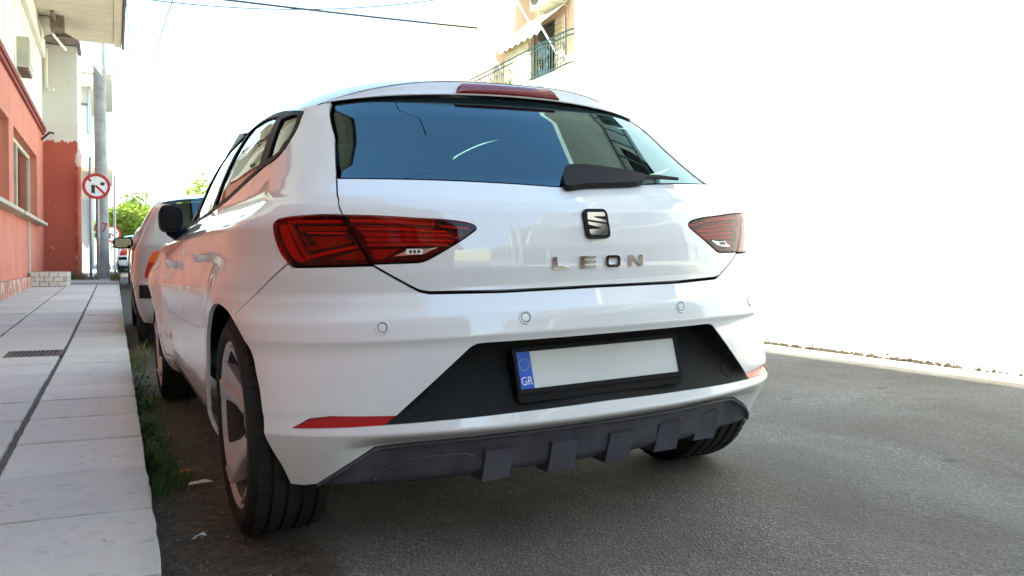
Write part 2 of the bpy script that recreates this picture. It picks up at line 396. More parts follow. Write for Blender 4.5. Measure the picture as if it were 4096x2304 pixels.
# ------------------------------------------------------------------ street materials
def asphalt_mat():
    t = NT('asphalt'); p = t.pos()
    fine = t.voro(p, 165, out='Color'); sep = t.n('ShaderNodeSeparateColor'); t.set(sep.inputs[0], fine)
    stones = t.ramp(sep.outputs[0], [(.0, (.108, .094, .082)), (.45, (.172, .154, .136)), (.84, (.235, .212, .188)), (.985, (.42, .38, .34))])
    big = t.noise(p, .9, 5, .6); patch = t.noise(p, 7, 4)
    c = t.mix(t.ramp(big, [(.35, 0.0), (.7, 1.0)]), t.mix(.4, stones, (.10, .094, .088)), stones)
    c = t.mix(t.ramp(patch, [(.55, 0.0), (.8, .5)]), c, (.23, .222, .21))
    blot = t.noise(p, .55, 6, .65, .8); c = t.mix(t.ramp(blot, [(.36, .8), (.60, 0.0)]), c, (.078, .064, .052)); c = t.mix(t.ramp(t.noise(t.pos((1, .35, 1)), 1.3, 5, .6), [(.52, 0.0), (.75, .45)]), c, (.25, .228, .20))
    spot = t.ramp(t.voro(t.pos((1, 1.6, 1)), 2.3), [(.045, 1.0), (.11, 0.0)]); c = t.mix(t.math('MULTIPLY', spot, .75), c, (.02, .018, .016))
    xyz = t.n('ShaderNodeSeparateXYZ'); t.set(xyz.inputs[0], p)
    edge = t.math('ADD', xyz.outputs[0], t.math('MULTIPLY', t.math('SUBTRACT', t.noise(p, 2.6, 5, .6), .5), .55))
    soil = t.ramp(t.math('ADD', edge, 1.2), [(.42, 1.0), (.56, 0.0)])
    dirt = t.mix(t.ramp(t.noise(p, 26, 7, .75), [(.36, 0.0), (.68, 1.0)]), (.020, .014, .010), (.125, .090, .062)); dirt = t.mix(t.ramp(t.voro(p, 46), [(.10, .8), (.22, 0.0)]), dirt, (.20, .165, .125)); dirt = t.mix(t.ramp(t.noise(p, 4.5, 5, .6), [(.45, 0.0), (.7, .7)]), dirt, (.030, .022, .016))
    c = t.mix(soil, c, dirt)
    h = t.math('ADD', t.math('MULTIPLY', t.voro(p, 165), 1.0), t.math('MULTIPLY', t.noise(p, 45, 5, .7), .9))
    b = t.bsdf(Base_Color=c, Roughness=.82); t.set(b.inputs['Normal'], t.bump(h, .85, .006)); return t.m
def slab_mat():
    t = NT('paving_slab'); p = t.pos(); oi = t.n('ShaderNodeObjectInfo')
    base = t.mix(oi.outputs['Random'], (.60, .55, .485), (.71, .665, .595))
    c = t.mix(t.ramp(t.noise(p, 3.2, 6, .65), [(.35, 0.0), (.68, 1.0)]), base, t.mix(.45, base, (.40, .41, .40)))
    c = t.mix(t.ramp(t.noise(p, 23, 4, .6), [(.56, 0.0), (.76, .55)]), c, (.24, .22, .19))
    c = t.mix(t.ramp(t.voro(p, 9), [(.03, .75), (.08, 0.0)]), c, (.15, .14, .13))
    c = t.mix(t.ramp(t.noise(p, 5.5, 3, .5, 1.5), [(.62, 0.0), (.80, .55)]), c, (.58, .57, .54))
    xyz = t.n('ShaderNodeSeparateXYZ'); t.set(xyz.inputs[0], p); ke = t.ramp(t.math('ADD', t.math('ADD', xyz.outputs[0], 1.30), t.math('MULTIPLY', t.noise(p, 6, 6, .7), .22)), [(.20, 0.0), (.34, .55)]); c = t.mix(ke, c, (.27, .25, .215))
    c = t.mix(t.ramp(t.noise(t.pos((1, 2.2, 1)), 11, 6, .7), [(.64, 0.0), (.70, .6)]), c, (.30, .275, .235)); c = t.mix(t.ramp(t.noise(p, .8, 4, .6), [(.38, .38), (.62, 0.0)]), c, (.40, .37, .33))
    b = t.bsdf(Base_Color=c, Roughness=.78); t.set(b.inputs['Normal'], t.bump(t.math('ADD', t.noise(p, 120, 4), t.noise(p, 14, 4)), .35, .003)); return t.m
def plaster_mat(name, col, peel=None, peel_lo=.62, dirty=.25, low=None):
    t = NT(name); p = t.pos()
    c = t.mix(t.ramp(t.noise(p, 1.3, 6, .65), [(.3, 0.0), (.72, 1.0)]), tuple(x * (1 - dirty) for x in col), tuple(min(.9, x * (1 + dirty * .5)) for x in col))
    st = t.noise(t.pos((6, 6, .5)), 1.6, 4); c = t.mix(t.ramp(st, [(.55, 0.0), (.8, .35)]), c, tuple(x * .55 for x in col))
    if peel is not None:
        m = t.ramp(t.noise(p, 3.3, 6, .62, .6), [(peel_lo, 0.0), (peel_lo + .012, 1.0)])
        if low is not None:
            xyz = t.n('ShaderNodeSeparateXYZ'); t.set(xyz.inputs[0], p)
            lw = t.ramp(t.math('SUBTRACT', t.math('ADD', t.math('MULTIPLY', t.noise(p, 4, 5, .6), .9), low - .45), xyz.outputs[2]), [(.0, 0.0), (.03, 1.0)])
            m = t.math('MAXIMUM', m, lw)
        c = t.mix(m, c, peel)
    b = t.bsdf(Base_Color=c, Roughness=.88); t.set(b.inputs['Normal'], t.bump(t.noise(p, 60, 5, .6), .35, .006)); return t.m
def endwall_mat():
    t = NT('two_tone_end_wall'); p = t.pos(); xyz = t.n('ShaderNodeSeparateXYZ'); t.set(xyz.inputs[0], p)
    red = t.mix(t.noise(p, 2.2, 6, .65), (.38, .085, .052), (.48, .115, .07)); cream = t.mix(t.noise(p, 1.5, 5), (.62, .58, .48), (.74, .70, .60))
    jag = t.math('MULTIPLY', t.math('SUBTRACT', t.noise(t.pos((3, 3, 1)), 2.0, 6, .7), .5), .5)
    top = t.ramp(t.math('SUBTRACT', t.math('ADD', xyz.outputs[2], jag), 3.2), [(.46, 0.0), (.475, 1.0)])
    c = t.mix(top, red, cream)
    peel = t.ramp(t.noise(p, 3.1, 6, .6, .8), [(.675, 0.0), (.69, 1.0)]); c = t.mix(peel, c, (.45, .41, .34))
    edge = t.ramp(t.math('ADD', t.math('ADD', xyz.outputs[0], 2.6), t.math('MULTIPLY', t.noise(p, 4, 5, .6), .28)), [(.70, 0.0), (.712, 1.0)]); c = t.mix(t.math('MULTIPLY', edge, t.ramp(t.noise(p, 2.6, 4), [(.48, 0.0), (.52, 1.0)])), c, (.48, .44, .37))
    low = t.ramp(t.math('ADD', xyz.outputs[2], t.math('MULTIPLY', t.noise(p, 5, 5, .6), .35)), [(.60, 1.0), (.64, 0.0)]); c = t.mix(low, c, (.24, .25, .20))
    b = t.bsdf(Base_Color=c, Roughness=.9); t.set(b.inputs['Normal'], t.bump(t.noise(p, 50, 5, .6), .4, .008)); return t.m
asphalt = asphalt_mat(); slabm = slab_mat()
mortar = plain('joint_mortar', (.11, .095, .08), .95, var=.3, scale=12, bump=.4, bscale=90)
concrete = plain('concrete', (.42, .42, .40), .85, var=.22, scale=5, bump=.3, bscale=70)
pale_concrete = plain('pale_kerb_concrete', (.46, .42, .32), .85, var=.2, scale=7, bump=.3, bscale=60)
red_plaster = plaster_mat('red_plaster', (.60, .20, .13), (.60, .55, .44), .70, .16, low=.36)
red_trim = plaster_mat('dark_red_moulding', (.26, .05, .035), None)
cream_plaster = plaster_mat('cream_plaster', (.78, .74, .63), (.58, .54, .46), .74, .12)
cream_panel = plain('cream_panel', (.78, .74, .60), .7, var=.12, scale=1.2)
white_plaster = plaster_mat('white_plaster', (.82, .81, .78), None, dirty=.06)
tan_plaster = plaster_mat('tan_plaster', (.66, .46, .31), None, dirty=.08)
grey_plaster = plaster_mat('grey_plaster', (.52, .50, .48), None, dirty=.12)
soffit_board = plaster_mat('soffit_board', (.66, .58, .44), (.46, .36, .22), .72, .18)
fascia_m = plain('dark_fascia', (.12, .085, .085), .7, var=.25, scale=3)
white_metal = plain('white_metal', (.78, .78, .76), .5, var=.06)
frame_cream = plain('window_frame_cream', (.60, .55, .42), .5, var=.1)
dark_metal = plain('dark_metal', (.06, .065, .07), .5, metal=.5, var=.2)
galv = plain('galvanised_steel', (.34, .36, .40), .45, metal=.6, var=.15)
green_iron = plain('green_wrought_iron', (.018, .05, .038), .5, var=.2)
brown_shade = plain('brown_lamp_shade', (.17, .12, .09), .6, var=.2)
canvas = plain('awning_canvas', (.80, .76, .66), .85, var=.05)
sign_red = plain('sign_red', (.42, .02, .03), .4); sign_white = plain('sign_white', (.78, .78, .75), .4, var=.05); sign_black = plain('sign_black', (.02, .02, .022), .5)
brick_m = plaster_mat('pale_block', (.62, .58, .50), (.33, .32, .28), .64, .25)
wire_m = plain('wire', (.02, .02, .025), .7)
graffiti = plain('graffiti_red', (.42, .06, .05), .6)
dark_room = plain('dark_room', (.035, .030, .028), .9)

# ------------------------------------------------------------------ ground
def rise(y):
    y = np.clip(np.asarray(y, float), -1e9, 45.0); s = .0135
    return np.where(y < 4, 0, np.where(y < 8, s * (y - 4) ** 2 / 8, s * (y - 6)))
def sheet(name, xs, ys, zf, mat, parent=None):
    V = [(x, y, float(zf(x, y))) for y in ys for x in xs]; m = len(xs)
    F = [(j * m + i, j * m + i + 1, (j + 1) * m + i + 1, (j + 1) * m + i) for j in range(len(ys) - 1) for i in range(m - 1)]
    return mesh(name, V, F, mat, parent, smooth=True)
YS = [-60, -40, -14, -6, 0, 3, 4, 4.5, 5, 5.5, 6, 6.5, 7, 7.5, 8, 10, 14, 20, 30, 40, 45, 60]
tag(sheet('ground', [-600, -60, -12, 12, 60, 600], [-600, -60] + YS + [200, 1200], lambda x, y: rise(y) - .13, plain('dry_earth', (.24, .21, .16), .95, var=.2, scale=.3)), kind='structure')
def road_z(x, y): return .0384 * x + rise(y)
tag(sheet('road', list(np.linspace(-1.16, 3.26, 12)), YS, road_z, asphalt), kind='structure')
# left pavement: bed with kerb face, slabs on top
V = []; F = []
for y in YS: r = float(rise(y)); V += [(-3.2, y, r + .088), (-1.150, y, r + .088), (-1.138, y, r + .080), (-1.134, y, r - .12)]
for j in range(len(YS) - 1):
    for i in range(3): a = j * 4 + i; F.append((a, a + 1, a + 5, a + 4))
pavement = tag(mesh('pavement', V, F, mortar), kind='structure')
ROWS = [.63 + .505 * k for k in range(-6, 41)]
COLS = [(-1.545, -1.128), (-2.095, -1.560), (-2.748, -2.108)]
slab_data = {}
def slab_mesh(w, d, k):
    key = (round(w, 3), round(d, 3), k)
    if key not in slab_data:
        bm = bmesh.new(); add_box(bm, (0, 0, -.019), (w, d, .038)); bmesh.ops.bevel(bm, geom=bm.edges[:], offset=.004, segments=1, affect='EDGES')
        bmesh.ops.subdivide_edges(bm, edges=[e for e in bm.edges if e.calc_length() > .3], cuts=6)
        for v in bm.verts: v.co.x += random.uniform(-.004, .002) if v.co.x > w / 2 - .01 else random.uniform(-.002, .002); v.co.y += random.uniform(-.003, .003)
        bmesh.ops.recalc_face_normals(bm, faces=bm.faces[:]); me = bpy.data.meshes.new('paving_slab'); bm.to_mesh(me); bm.free(); me.materials.append(slabm); slab_data[key] = me
    return slab_data[key]
for ci, (x0, x1) in enumerate(COLS):
    for ri in range(len(ROWS) - 1):
        y0, y1 = ROWS[ri], ROWS[ri + 1]
        if y1 > 17.3: continue
        if ci == 1 and 4.4 < (y0 + y1) / 2 < 5.2:                     # the gully sits in this slab
            if abs((y0 + y1) / 2 - 4.92) < .3: continue
        w, d = x1 - x0 - .010, y1 - y0 - .014
        o = bpy.data.objects.new('paving_slab', slab_mesh(w, d, (ri * 7 + ci) % 4)); link(o, pavement)
        yc = (y0 + y1) / 2; sl_ = float(rise(yc + .1) - rise(yc - .1)) / .2
        o.location = ((x0 + x1) / 2, yc, .1 + float(rise(yc)) + random.uniform(-.0025, .0025)); o.rotation_euler = (math.atan(sl_) + random.uniform(-.003, .003), random.uniform(-.003, .003), random.uniform(-.002, .002))
sheet('pavement_cover', [-2.75, -1.13], [17.35, 17.75], lambda x, y: .1 + rise(y), slabm, pavement)
sheet('pavement_cover', [-2.75, -1.13], [17.76, 18.6], lambda x, y: .1 + rise(y), plain('dark_paving', (.16, .14, .13), .85, var=.2), pavement)
sheet('pavement_cover', [-2.75, -1.13], [18.61, 30, 45, 60], lambda x, y: .1 + rise(y), slabm, pavement)
# gully grate in the pavement
gy = empty('drain_grate', (-1.72, 4.915, .1), 'rusty slotted drain grate let into the left pavement', 'drain')
for nm, c, s_ in (('frame', (-.17, 0, -.012), (.03, .40, .026)), ('frame', (.155, 0, -.012), (.03, .40, .026)), ('frame', (-.0075, .20, -.012), (.355, .03, .026)), ('frame', (-.0075, -.20, -.012), (.355, .03, .026))):
    box(nm, c, s_, plain('rusty_iron', (.10, .065, .055), .8, var=.3, scale=20) if 'rusty_iron' not in MATS else MATS['rusty_iron'], gy)
for k in range(11): box('bar', (-.145 + .0275 * k, 0, -.010), (.014, .38, .02), MATS['rusty_iron'], gy)
box('pit', (-.0075, 0, -.05), (.33, .40, .02), dark_room, gy)
for x0, x1, y0, y1 in ((-2.095, -1.905, 4.67, 5.17), (-1.545, -1.56, 4.67, 5.17)): pass
sheet('pavement_cover', [-2.092, -1.905], [4.673, 5.172], lambda x, y: .1005, slabm, pavement)
sheet('pavement_cover', [-1.905, -1.562], [5.135, 5.172], lambda x, y: .1005, slabm, pavement)
sheet('pavement_cover', [-1.905, -1.562], [4.673, 4.70], lambda x, y: .1005, slabm, pavement)
# right-hand kerb and footway
V = []; F = []
for y in YS: r = float(rise(y)); V += [(3.20, y, r - .1), (3.205, y, r + .150), (3.215, y, r + .158), (3.30, y, r + .158), (3.31, y, r + .150), (3.9, y, r + .150)]
for j in range(len(YS) - 1):
    for i in range(5): a = j * 6 + i; F.append((a, a + 6, a + 7, a + 1))
tag(mesh('kerb', V, F, pale_concrete), kind='structure')

# ------------------------------------------------------------------ left building: red ground floor, cream upper floor, deep soffit
lb = empty('corner_building', (-2.75, 5, 0), 'run-down building with red ground floor, cream upper floor and deep overhanging soffit', 'building')
lb_inv = Matrix.Translation((2.75, -5, 0))
def lbo(o): o.data.transform(lb_inv); return o
FX = -2.75
opens = [(-34, -30), (-27, -22), (-19, -15), (-12.5, -9), (-7.5, -4.0), (-2.2, 1.4), (3.2, 6.4), (8.2, 9.9), (10.5, 13.9), (14.6, 19.3)]
bm = bmesh.new(); ZS, ZH, ZB = 1.60, 3.05, 3.86
prev = -40.0
for a, b in opens + [(21.16, 21.16)]:
    add_box(bm, (FX - .15, (prev + a) / 2, ZB / 2 - .1), (.30, a - prev, ZB + .2)); prev = b
    if a < 21:
        add_box(bm, (FX - .15, (a + b) / 2, ZS / 2 - .1), (.30, b - a, ZS + .2)); add_box(bm, (FX - .15, (a + b) / 2, (ZH + ZB) / 2), (.30, b - a, ZB - ZH))
lbo(obj_bm('facade_wall', bm, red_plaster, lb))
bm = bmesh.new(); add_box(bm, (FX - 5.2, -9.0, 2.95), (9.2, 62.0, 6.1)); lbo(obj_bm('rear_block', bm, dark_room, lb))
bm = bmesh.new(); add_box(bm, (FX - .14, -9.42, 4.96), (.28, 61.16, 2.16)); lbo(obj_bm('upper_wall', bm, cream_plaster, lb))
bm = bmesh.new(); add_box(bm, (FX + .03, -9.5, 3.885), (.10, 61, .09)); add_box(bm, (FX + .02, -9.5, 3.80), (.06, 61, .07)); lbo(obj_bm('moulding', bm, red_trim, lb, bevel=.01))
for k in range(24):
    y0 = 19.95 - 1.42 * k; lbo(box('wall_panel', (FX + .025, y0 - .66, 4.68), (.05, 1.28, 1.44), cream_panel, lb, bevel=.008))
lbo(box('beam', (FX + .06, -10.0, 5.65), (.14, 60.3, .46), cream_plaster, lb, bevel=.01))
for k in range(20):                                                    # soffit boards
    y0 = 20.15 - .60 * k; lbo(box('soffit_board', (-1.965, y0 - .297, 5.915), (1.53, .588, .03), soffit_board, lb, bevel=.004))
lbo(box('soffit_slab', (-1.885, -10.1, 6.05), (1.71, 60.6, .22), soffit_board, lb)); lbo(box('roof_slab', (-7.45, -9.0, 6.08), (9.4, 62.0, .18), cream_plaster, lb)); lbo(box('soffit_board', (-1.965, -16.0, 5.915), (1.53, 46.5, .03), soffit_board, lb))
lbo(box('fascia', (-1.115, -10.0, 5.96), (.16, 60.7, .14), soffit_board, lb)); lbo(box('fascia', (-1.00, -9.98, 6.00), (.05, 60.9, .26), fascia_m, lb))
bm = bmesh.new(); add_box(bm, (-6.0, 22.6, 2.98), (7.96, 2.9, 6.0)); lbo(obj_bm('end_wall', bm, endwall_mat(), lb))
lbo(box('end_coping', (-2.36, 21.2, 6.03), (.84, 1.9, .08), fascia_m, lb))  # coping lengthened towards the soffit to keep sun off the end wall
lbo(box('plinth', (FX + .03, -9.7, .13), (.10, 61, .62), plaster_mat('plinth', (.46, .20, .14), (.55, .50, .40), .55, .3), lb, bevel=.01))
def lwindow(a, b, z0, z1, mull, door=None):
    w = empty('window', (0, 0, 0), parent=lb)
    def wo(o): o.data.transform(lb_inv); return o
    fx = FX - .17
    bm = bmesh.new()
    for y in (a + .04, b - .04): add_box(bm, (fx, y, (z0 + z1) / 2), (.07, .08, z1 - z0))
    for z in (z0 + .04, z1 - .04): add_box(bm, (fx, (a + b) / 2, z), (.066, b - a - .16, .08))
    wo(obj_bm('frame', bm, frame_cream, w, bevel=.006))
    for y in mull: wo(box('mullion', (fx, y, (z0 + z1) / 2), (.062, .07, z1 - z0 - .16), frame_cream, w, bevel=.006))
    es = [a + .08] + list(mull) + [b - .08]
    for i in range(len(es) - 1): wo(box('pane', (fx, (es[i] + es[i + 1]) / 2, (z0 + z1) / 2), (.012, es[i + 1] - es[i] - .02, z1 - z0 - .16), pane_glass, w))
    wo(box('backing', (fx - .25, (a + b) / 2, (z0 + z1) / 2), (.02, b - a, z1 - z0), dark_room, w))
    wo(box('sill', (FX + .03, (a + b) / 2 + .1, z0 - .03), (.30, b - a + .5, .06), pale_concrete, w, bevel=.008))
for (a, b) in opens:
    n = 3 if b - a > 3 else 2; ml = [a + (b - a) * k / n for k in range(1, n)]
    if a == 14.6: ml = [15.7, 16.7]
    lwindow(a, b, ZS, ZH, ml)
bm = bmesh.new(); add_box(bm, (FX + .002, 17.05, 1.0), (.03, .16, 1.2))
lbo(obj_bm('exposed_chase', bm, plain('exposed_block', (.46, .42, .35), .9, var=.35, scale=9, bump=.6, bscale=30), lb))
for k in range(9): lbo(box('chase_block', (FX + .02, 17.05 + random.uniform(-.01, .01), .50 + .125 * k), (.03, .14, .105), brick_m, lb, bevel=.008))
lbo(tube('downpipe', [(-2.66, 21.05, 5.85), (-2.66, 21.06, 4.95), (-2.60, 21.02, 4.84), (-2.50, 20.98, 4.86)], .035, cream_panel, lb))
lbo(tube('downpipe', [(-1.985, 21.05, 3.05), (-1.985, 21.05, .30)], .05, red_plaster, lb))
lbo(tube('bracket', [(-2.72, 20.2, 3.55), (-2.55, 20.15, 3.72), (-2.46, 20.1, 3.70)], .025, dark_metal, lb))
wb = empty('meter_box', (FX + .05, 15.1, 4.33), 'small beige metal box fixed to the cream upper wall', 'box')
box('casing', (.09, 0, 0), (.18, .80, .52), plain('beige_metal', (.48, .44, .33), .6, var=.15, scale=6), wb, bevel=.015); box('lid', (.185, 0, .02), (.012, .70, .40), MATS['beige_metal'], wb, bevel=.004); box('base', (.09, 0, -.28), (.16, .72, .05), brown_shade, wb)
# lamp under the soffit
sl2 = empty('soffit_lamp', (-2.25, 18.55, 5.89), 'brown street lamp head with tube hanging under the soffit', 'lamp')
bm = bmesh.new(); add_lathe(bm, [(.001, -.10), (.10, -.10), (.24, -.02), (.33, .03), (.34, .06), (.30, .06), (.001, .01)], 28, Matrix.Translation((.02, .35, -.26)) @ Matrix.Rotation(.35, 4, 'Z') @ Matrix.Rotation(PI / 2, 4, 'Y'))
obj_bm('lamp_shade', bm, brown_shade, sl2, smooth=True); box('gear_box', (-.02, -.28, -.14), (.26, .42, .26), brown_shade, sl2, bevel=.05, seg=2); tube('arm', [(-.09, -.80, 0), (-.07, -.55, -.10), (-.02, -.3, -.14)], .04, brown_shade, sl2)
tube('lamp_tube', [(-.12, -.1, -.30), (.06, 1.1, -.34)], .03, white_metal, sl2); tube('cable', [(-.40, -.3, 0), (-.2, -.45, -.02), (-.05, -.4, -.08)], .008, wire_m, sl2, 5)
# pale block step by the end wall
bs_ = empty('block_step', (-2.38, 17.75, .25), 'low step of pale rough blocks against the red wall', 'step')
for cz in range(3):
    n = 5; off = .18 * (cz % 2)
    for k in range(n + (cz % 2)):
        x0 = max(-.32, -.32 + .13 * 0 + (k - .5 * (cz % 2)) * .128); x1 = min(.32, x0 + .128)
        pass
    for k in range(4):
        L0 = .64 / 4; x0 = -.32 + L0 * k - (.08 if cz % 2 else 0); x1 = x0 + L0; x0, x1 = max(-.32, x0), min(.32, x1)
        for rowy in (-.82, .55):
            box('block', ((x0 + x1) / 2, rowy + random.uniform(-.006, .006), .045 + .092 * cz), (x1 - x0 - .010, .30, .084), brick_m, bs_, bevel=.010)
    for k in range(3): box('block', (.22, -.50 + .36 * k, .045 + .092 * cz), (.20 + random.uniform(-.006, .006), .345, .084), brick_m, bs_, bevel=.010)
box('core', (-.06, -.05, .12), (.50, 1.5, .235), mortar, bs_)

# ------------------------------------------------------------------ house beyond, pole, signs
gh = empty('grey_house', (-4, 31, .2), 'pale grey house with white balcony balustrade beyond the red end wall', 'house')
def gho(o): o.data.transform(Matrix.Translation((4, -31, -.2))); return o
gho(box('wall', (-4.6, 35.0, 3.6), (5.2, 8.0, 7.2), grey_plaster, gh)); gho(box('balcony_slab', (-2.6, 33.2, 4.05), (2.7, 7.6, .30), cream_plaster, gh, bevel=.02)); gho(box('roof_slab', (-2.7, 33.5, 7.25), (2.9, 8.0, .32), grey_plaster, gh, bevel=.03)); gho(box('roof_slab', (-2.75, 33.5, 6.98), (2.5, 7.6, .22), cream_plaster, gh))
rail_ = empty('balustrade', (0, 0, 0), parent=gh)
for k in range(9): gho(tube('baluster', [(-2.35 + .125 * k, 29.5, 4.2), (-2.35 + .125 * k, 29.5, 4.95)], [.03, .02], white_metal, rail_, 6))
for k in range(14): gho(tube('baluster', [(-1.32, 29.7 + .45 * k, 4.2), (-1.32, 29.7 + .45 * k, 4.95)], .022, white_metal, rail_, 6))
for z in (4.25, 4.98): gho(tube('handrail', [(-2.4, 29.5, z), (-1.32, 29.5, z), (-1.32, 36.8, z)], .03, white_metal, rail_, 6))
dr = empty('door', (0, 0, 0), parent=gh); gho(box('door_leaf', (-2.32, 30.98, 5.2), (.5, .06, 2.0), white_metal, dr)); gho(box('frame', (-2.32, 30.99, 6.25), (.62, .05, .08), brown_shade, dr))
gho(box('shutter', (-2.25, 30.97, 1.6), (.45, .06, 2.6), plain('grey_shutter', (.30, .31, .30), .6, var=.1), gh)); gho(tube('downpipe', [(-1.98, 30.9, 6.9), (-1.98, 30.9, .3)], .05, galv, gh)); gho(box('fuse_box', (-2.12, 30.85, 5.0), (.16, .2, .5), frame_cream, gh))
up = empty('utility_pole', (-1.47, 21.5, .30), 'weathered concrete utility pole with red graffiti on the left pavement', 'pole')
bm = bmesh.new(); add_tube(bm, [(0, 0, 0), (-.02, 0, 2.0), (-.05, 0, 4.0), (-.09, 0, 9.6)], [.152, .148, .142, .120], 24)
pm = NT('pole_concrete'); pp = pm.pos(); cc = pm.mix(pm.ramp(pm.noise(pp, 2.2, 6, .7), [(.35, 0.0), (.65, 1.0)]), (.26, .26, .25), (.44, .43, .40)); bb = pm.bsdf(Base_Color=cc, Roughness=.9); pm.set(bb.inputs['Normal'], pm.bump(pm.noise(pp, 30, 5), .5, .01))
obj_bm('shaft', bm, pm.m, up, smooth=True)
for z in (.55, 1.05, 1.55, 2.05): 
    bm = bmesh.new(); add_lathe(bm, [(.151, -.012), (.1545, -.01), (.1545, .01), (.151, .012)], 24, Matrix.Translation((-.01 * z, 0, z)) @ Matrix.Rotation(PI / 2, 4, 'Y')); obj_bm('cast_band', bm, pm.m, up)
text_mesh0 = None
tube('lamp_arm', [(.02, -.02, 5.0), (.06, -.02, 5.18), (.14, -.02, 5.25), (.45, -.02, 5.24)], .022, galv, up); box('lamp_head', (.52, -.02, 5.22), (.2, .09, .06), white_metal, up, bevel=.02)
for x, y, lab in ((-1.735, 20.95, 'thin dark post standing left of the no-turn sign post'), (-1.20, 25.5, 'slim grey post at the kerb beyond the concrete pole')):
    o = tube('street_post', [(x, y, .1 + float(rise(y))), (x, y, 3.3)], .032, galv, None, 10); tag(o, lab, 'post')
def no_turn(name, loc, r, label, full=True, post_h=2.6, px=0.0):
    s = empty(name, loc, label, 'sign'); M0 = Matrix.Translation((0, -.02, post_h)) @ Matrix.Rotation(PI / 2, 4, 'X')
    tube('post', [(px, .03, 0), (px, .03, post_h + r * .6)], .03, galv, s, 10)
    circ = lambda q, n=40: [(q * math.cos(2 * PI * k / n), q * math.sin(2 * PI * k / n)) for k in range(n)]
    prism('plate', circ(r), .006, sign_white, s, M=M0); 
    bm = bmesh.new(); n = 40; A = circ(r); Bq = circ(r * .77)
    va = [bm.verts.new((x, y, .009)) for x, y in A]; vb = [bm.verts.new((x, y, .009)) for x, y in Bq]
    for i in range(n): bm.faces.new((va[i], va[(i + 1) % n], vb[(i + 1) % n], vb[i]))
    bmesh.ops.transform(bm, matrix=M0, verts=bm.verts[:]); obj_bm('red_ring', bm, sign_red, s)
    q = lambda P: [(x * r, y * r) for x, y in P]
    prism('arrow', q([(-.36, -.58), (-.24, -.50), (-.10, -.58), (-.10, .05), (-.02, .10), (-.36, .10)]), .001, sign_black, s, M=M0 @ Matrix.Translation((0, 0, .0065)))
    prism('arrow', q([(.28, .10), (.28, .32), (.48, .34), (.62, .22), (.48, .06)]), .001, sign_black, s, M=M0 @ Matrix.Translation((0, 0, .0065)))
    a = math.radians(-45); u = np.array((math.cos(a), math.sin(a))); w = np.array((-u[1], u[0])) * .085
    def seg(t0, t1, nm): prism(nm, q([tuple(u * t0 - w), tuple(u * t1 - w), tuple(u * t1 + w), tuple(u * t0 + w)]), .001, sign_red, s, M=M0 @ Matrix.Translation((0, 0, .008)))
    seg(-.80, -.52, 'slash'); seg(-.06, .80, 'slash'); return s
no_turn('road_sign', (-1.60, 20.75, .27), .315, 'round red-ringed no right turn sign in front of the concrete pole', post_h=2.30, px=.03)
no_turn('road_sign', (-1.30, 31.0, .45), .30, 'small distant red-ringed round sign beyond the concrete pole', post_h=1.27)

# ------------------------------------------------------------------ right-hand buildings
wbd = empty('white_building', (3.8, -3, .2), 'sunlit white plastered building along the right side of the street', 'building')
def wbo(o): o.data.transform(Matrix.Translation((-3.8, 3, -.2))); return o
wbo(box('wall', (8.3, 2.75, 2.1), (9.0, 8.4, 4.2), white_plaster, wbd)); wbo(box('upper_wall', (9.2, 2.75, 5.6), (7.6, 8.3, 2.8), grey_plaster, wbd)); wbo(box('roof_slab', (8.25, 2.75, 7.1), (9.0, 8.4, .2), cream_plaster, wbd))
for q in (.25, 1.0): wbo(tube('handrail', [(3.9, -1.4, 4.2 + q), (3.9, 6.9, 4.2 + q)], .03, dark_metal, wbd, 6))
for k in range(42): wbo(box('bar', (3.9, -1.35 + .2 * k, 4.8), (.02, .02, .8), dark_metal, wbd))
for y in (0.2, 2.9, 5.5):
    w = empty('window', (0, 0, 0), parent=wbd); wbo(box('frame', (5.37, y, 5.45), (.06, 1.7, 2.2), frame_cream, w, bevel=.01)); wbo(box('pane', (5.32, y, 5.45), (.02, 1.5, 2.0), pane_glass, w)); wbo(box('backing', (5.335, y, 5.45), (.006, 1.52, 2.02), dark_room, w))
wbo(box('rear_wing', (9.6, -8.2, 3.9), (8.2, 13.4, 7.8), grey_plaster, wbd))
for z in (.9, 3.9, 6.6):
    for y in (-12.6, -9.6, -6.6, -3.6):
        w = empty('window', (0, 0, 0), parent=wbd); wbo(box('frame', (5.47, y, z + .55), (.06, 2.1, 2.1), white_metal, w, bevel=.01)); wbo(box('pane', (5.42, y, z + .55), (.02, 1.9, 1.9), pane_glass, w)); wbo(box('backing', (5.435, y, z + .55), (.006, 1.92, 1.92), dark_room, w))
for z in (2.75, 5.45, 7.85):
    b_ = empty('balcony', (0, 0, 0), parent=wbd); wbo(box('slab', (4.65, -8.2, z), (1.7, 13.3, .2), white_plaster, b_))
    if z < 7:
        for q in (.25, 1.0): wbo(tube('handrail', [(5.4, -1.6, z + q), (3.88, -1.6, z + q), (3.88, -14.8, z + q)], .03, dark_metal, b_, 6))
        for k in range(66): wbo(box('bar', (3.88, -14.7 + .2 * k, z + .6), (.02, .02, .8), dark_metal, b_))
wbo(box('plinth', (3.79, -3.8, .36), (.05, 21.4, .5), white_plaster, wbd))
ob = empty('light_block_terrace', (8, -28, .1), 'unseen row of grey houses added behind the camera to block low sky light', 'building')  # unseen row, added to cut low light reaching the car's rear
box('wall', (0, 0, 4), (8, 24, 8), grey_plaster, ob)
for z in (1.6, 4.4, 6.9):
    for k in range(7): box('window', (-4.0, -10 + 3.3 * k, z), (.06, 1.5, 1.7), dark_room, ob)
gw = box('bounce_wall', (4.0, 18.5, 1.5), (.3, 22.8, 2.9), white_plaster); tag(gw, 'added low white wall beyond the car, bouncing sunlight across the street', 'wall')  # mostly hidden wall, added to bounce sunlight back onto the red facade
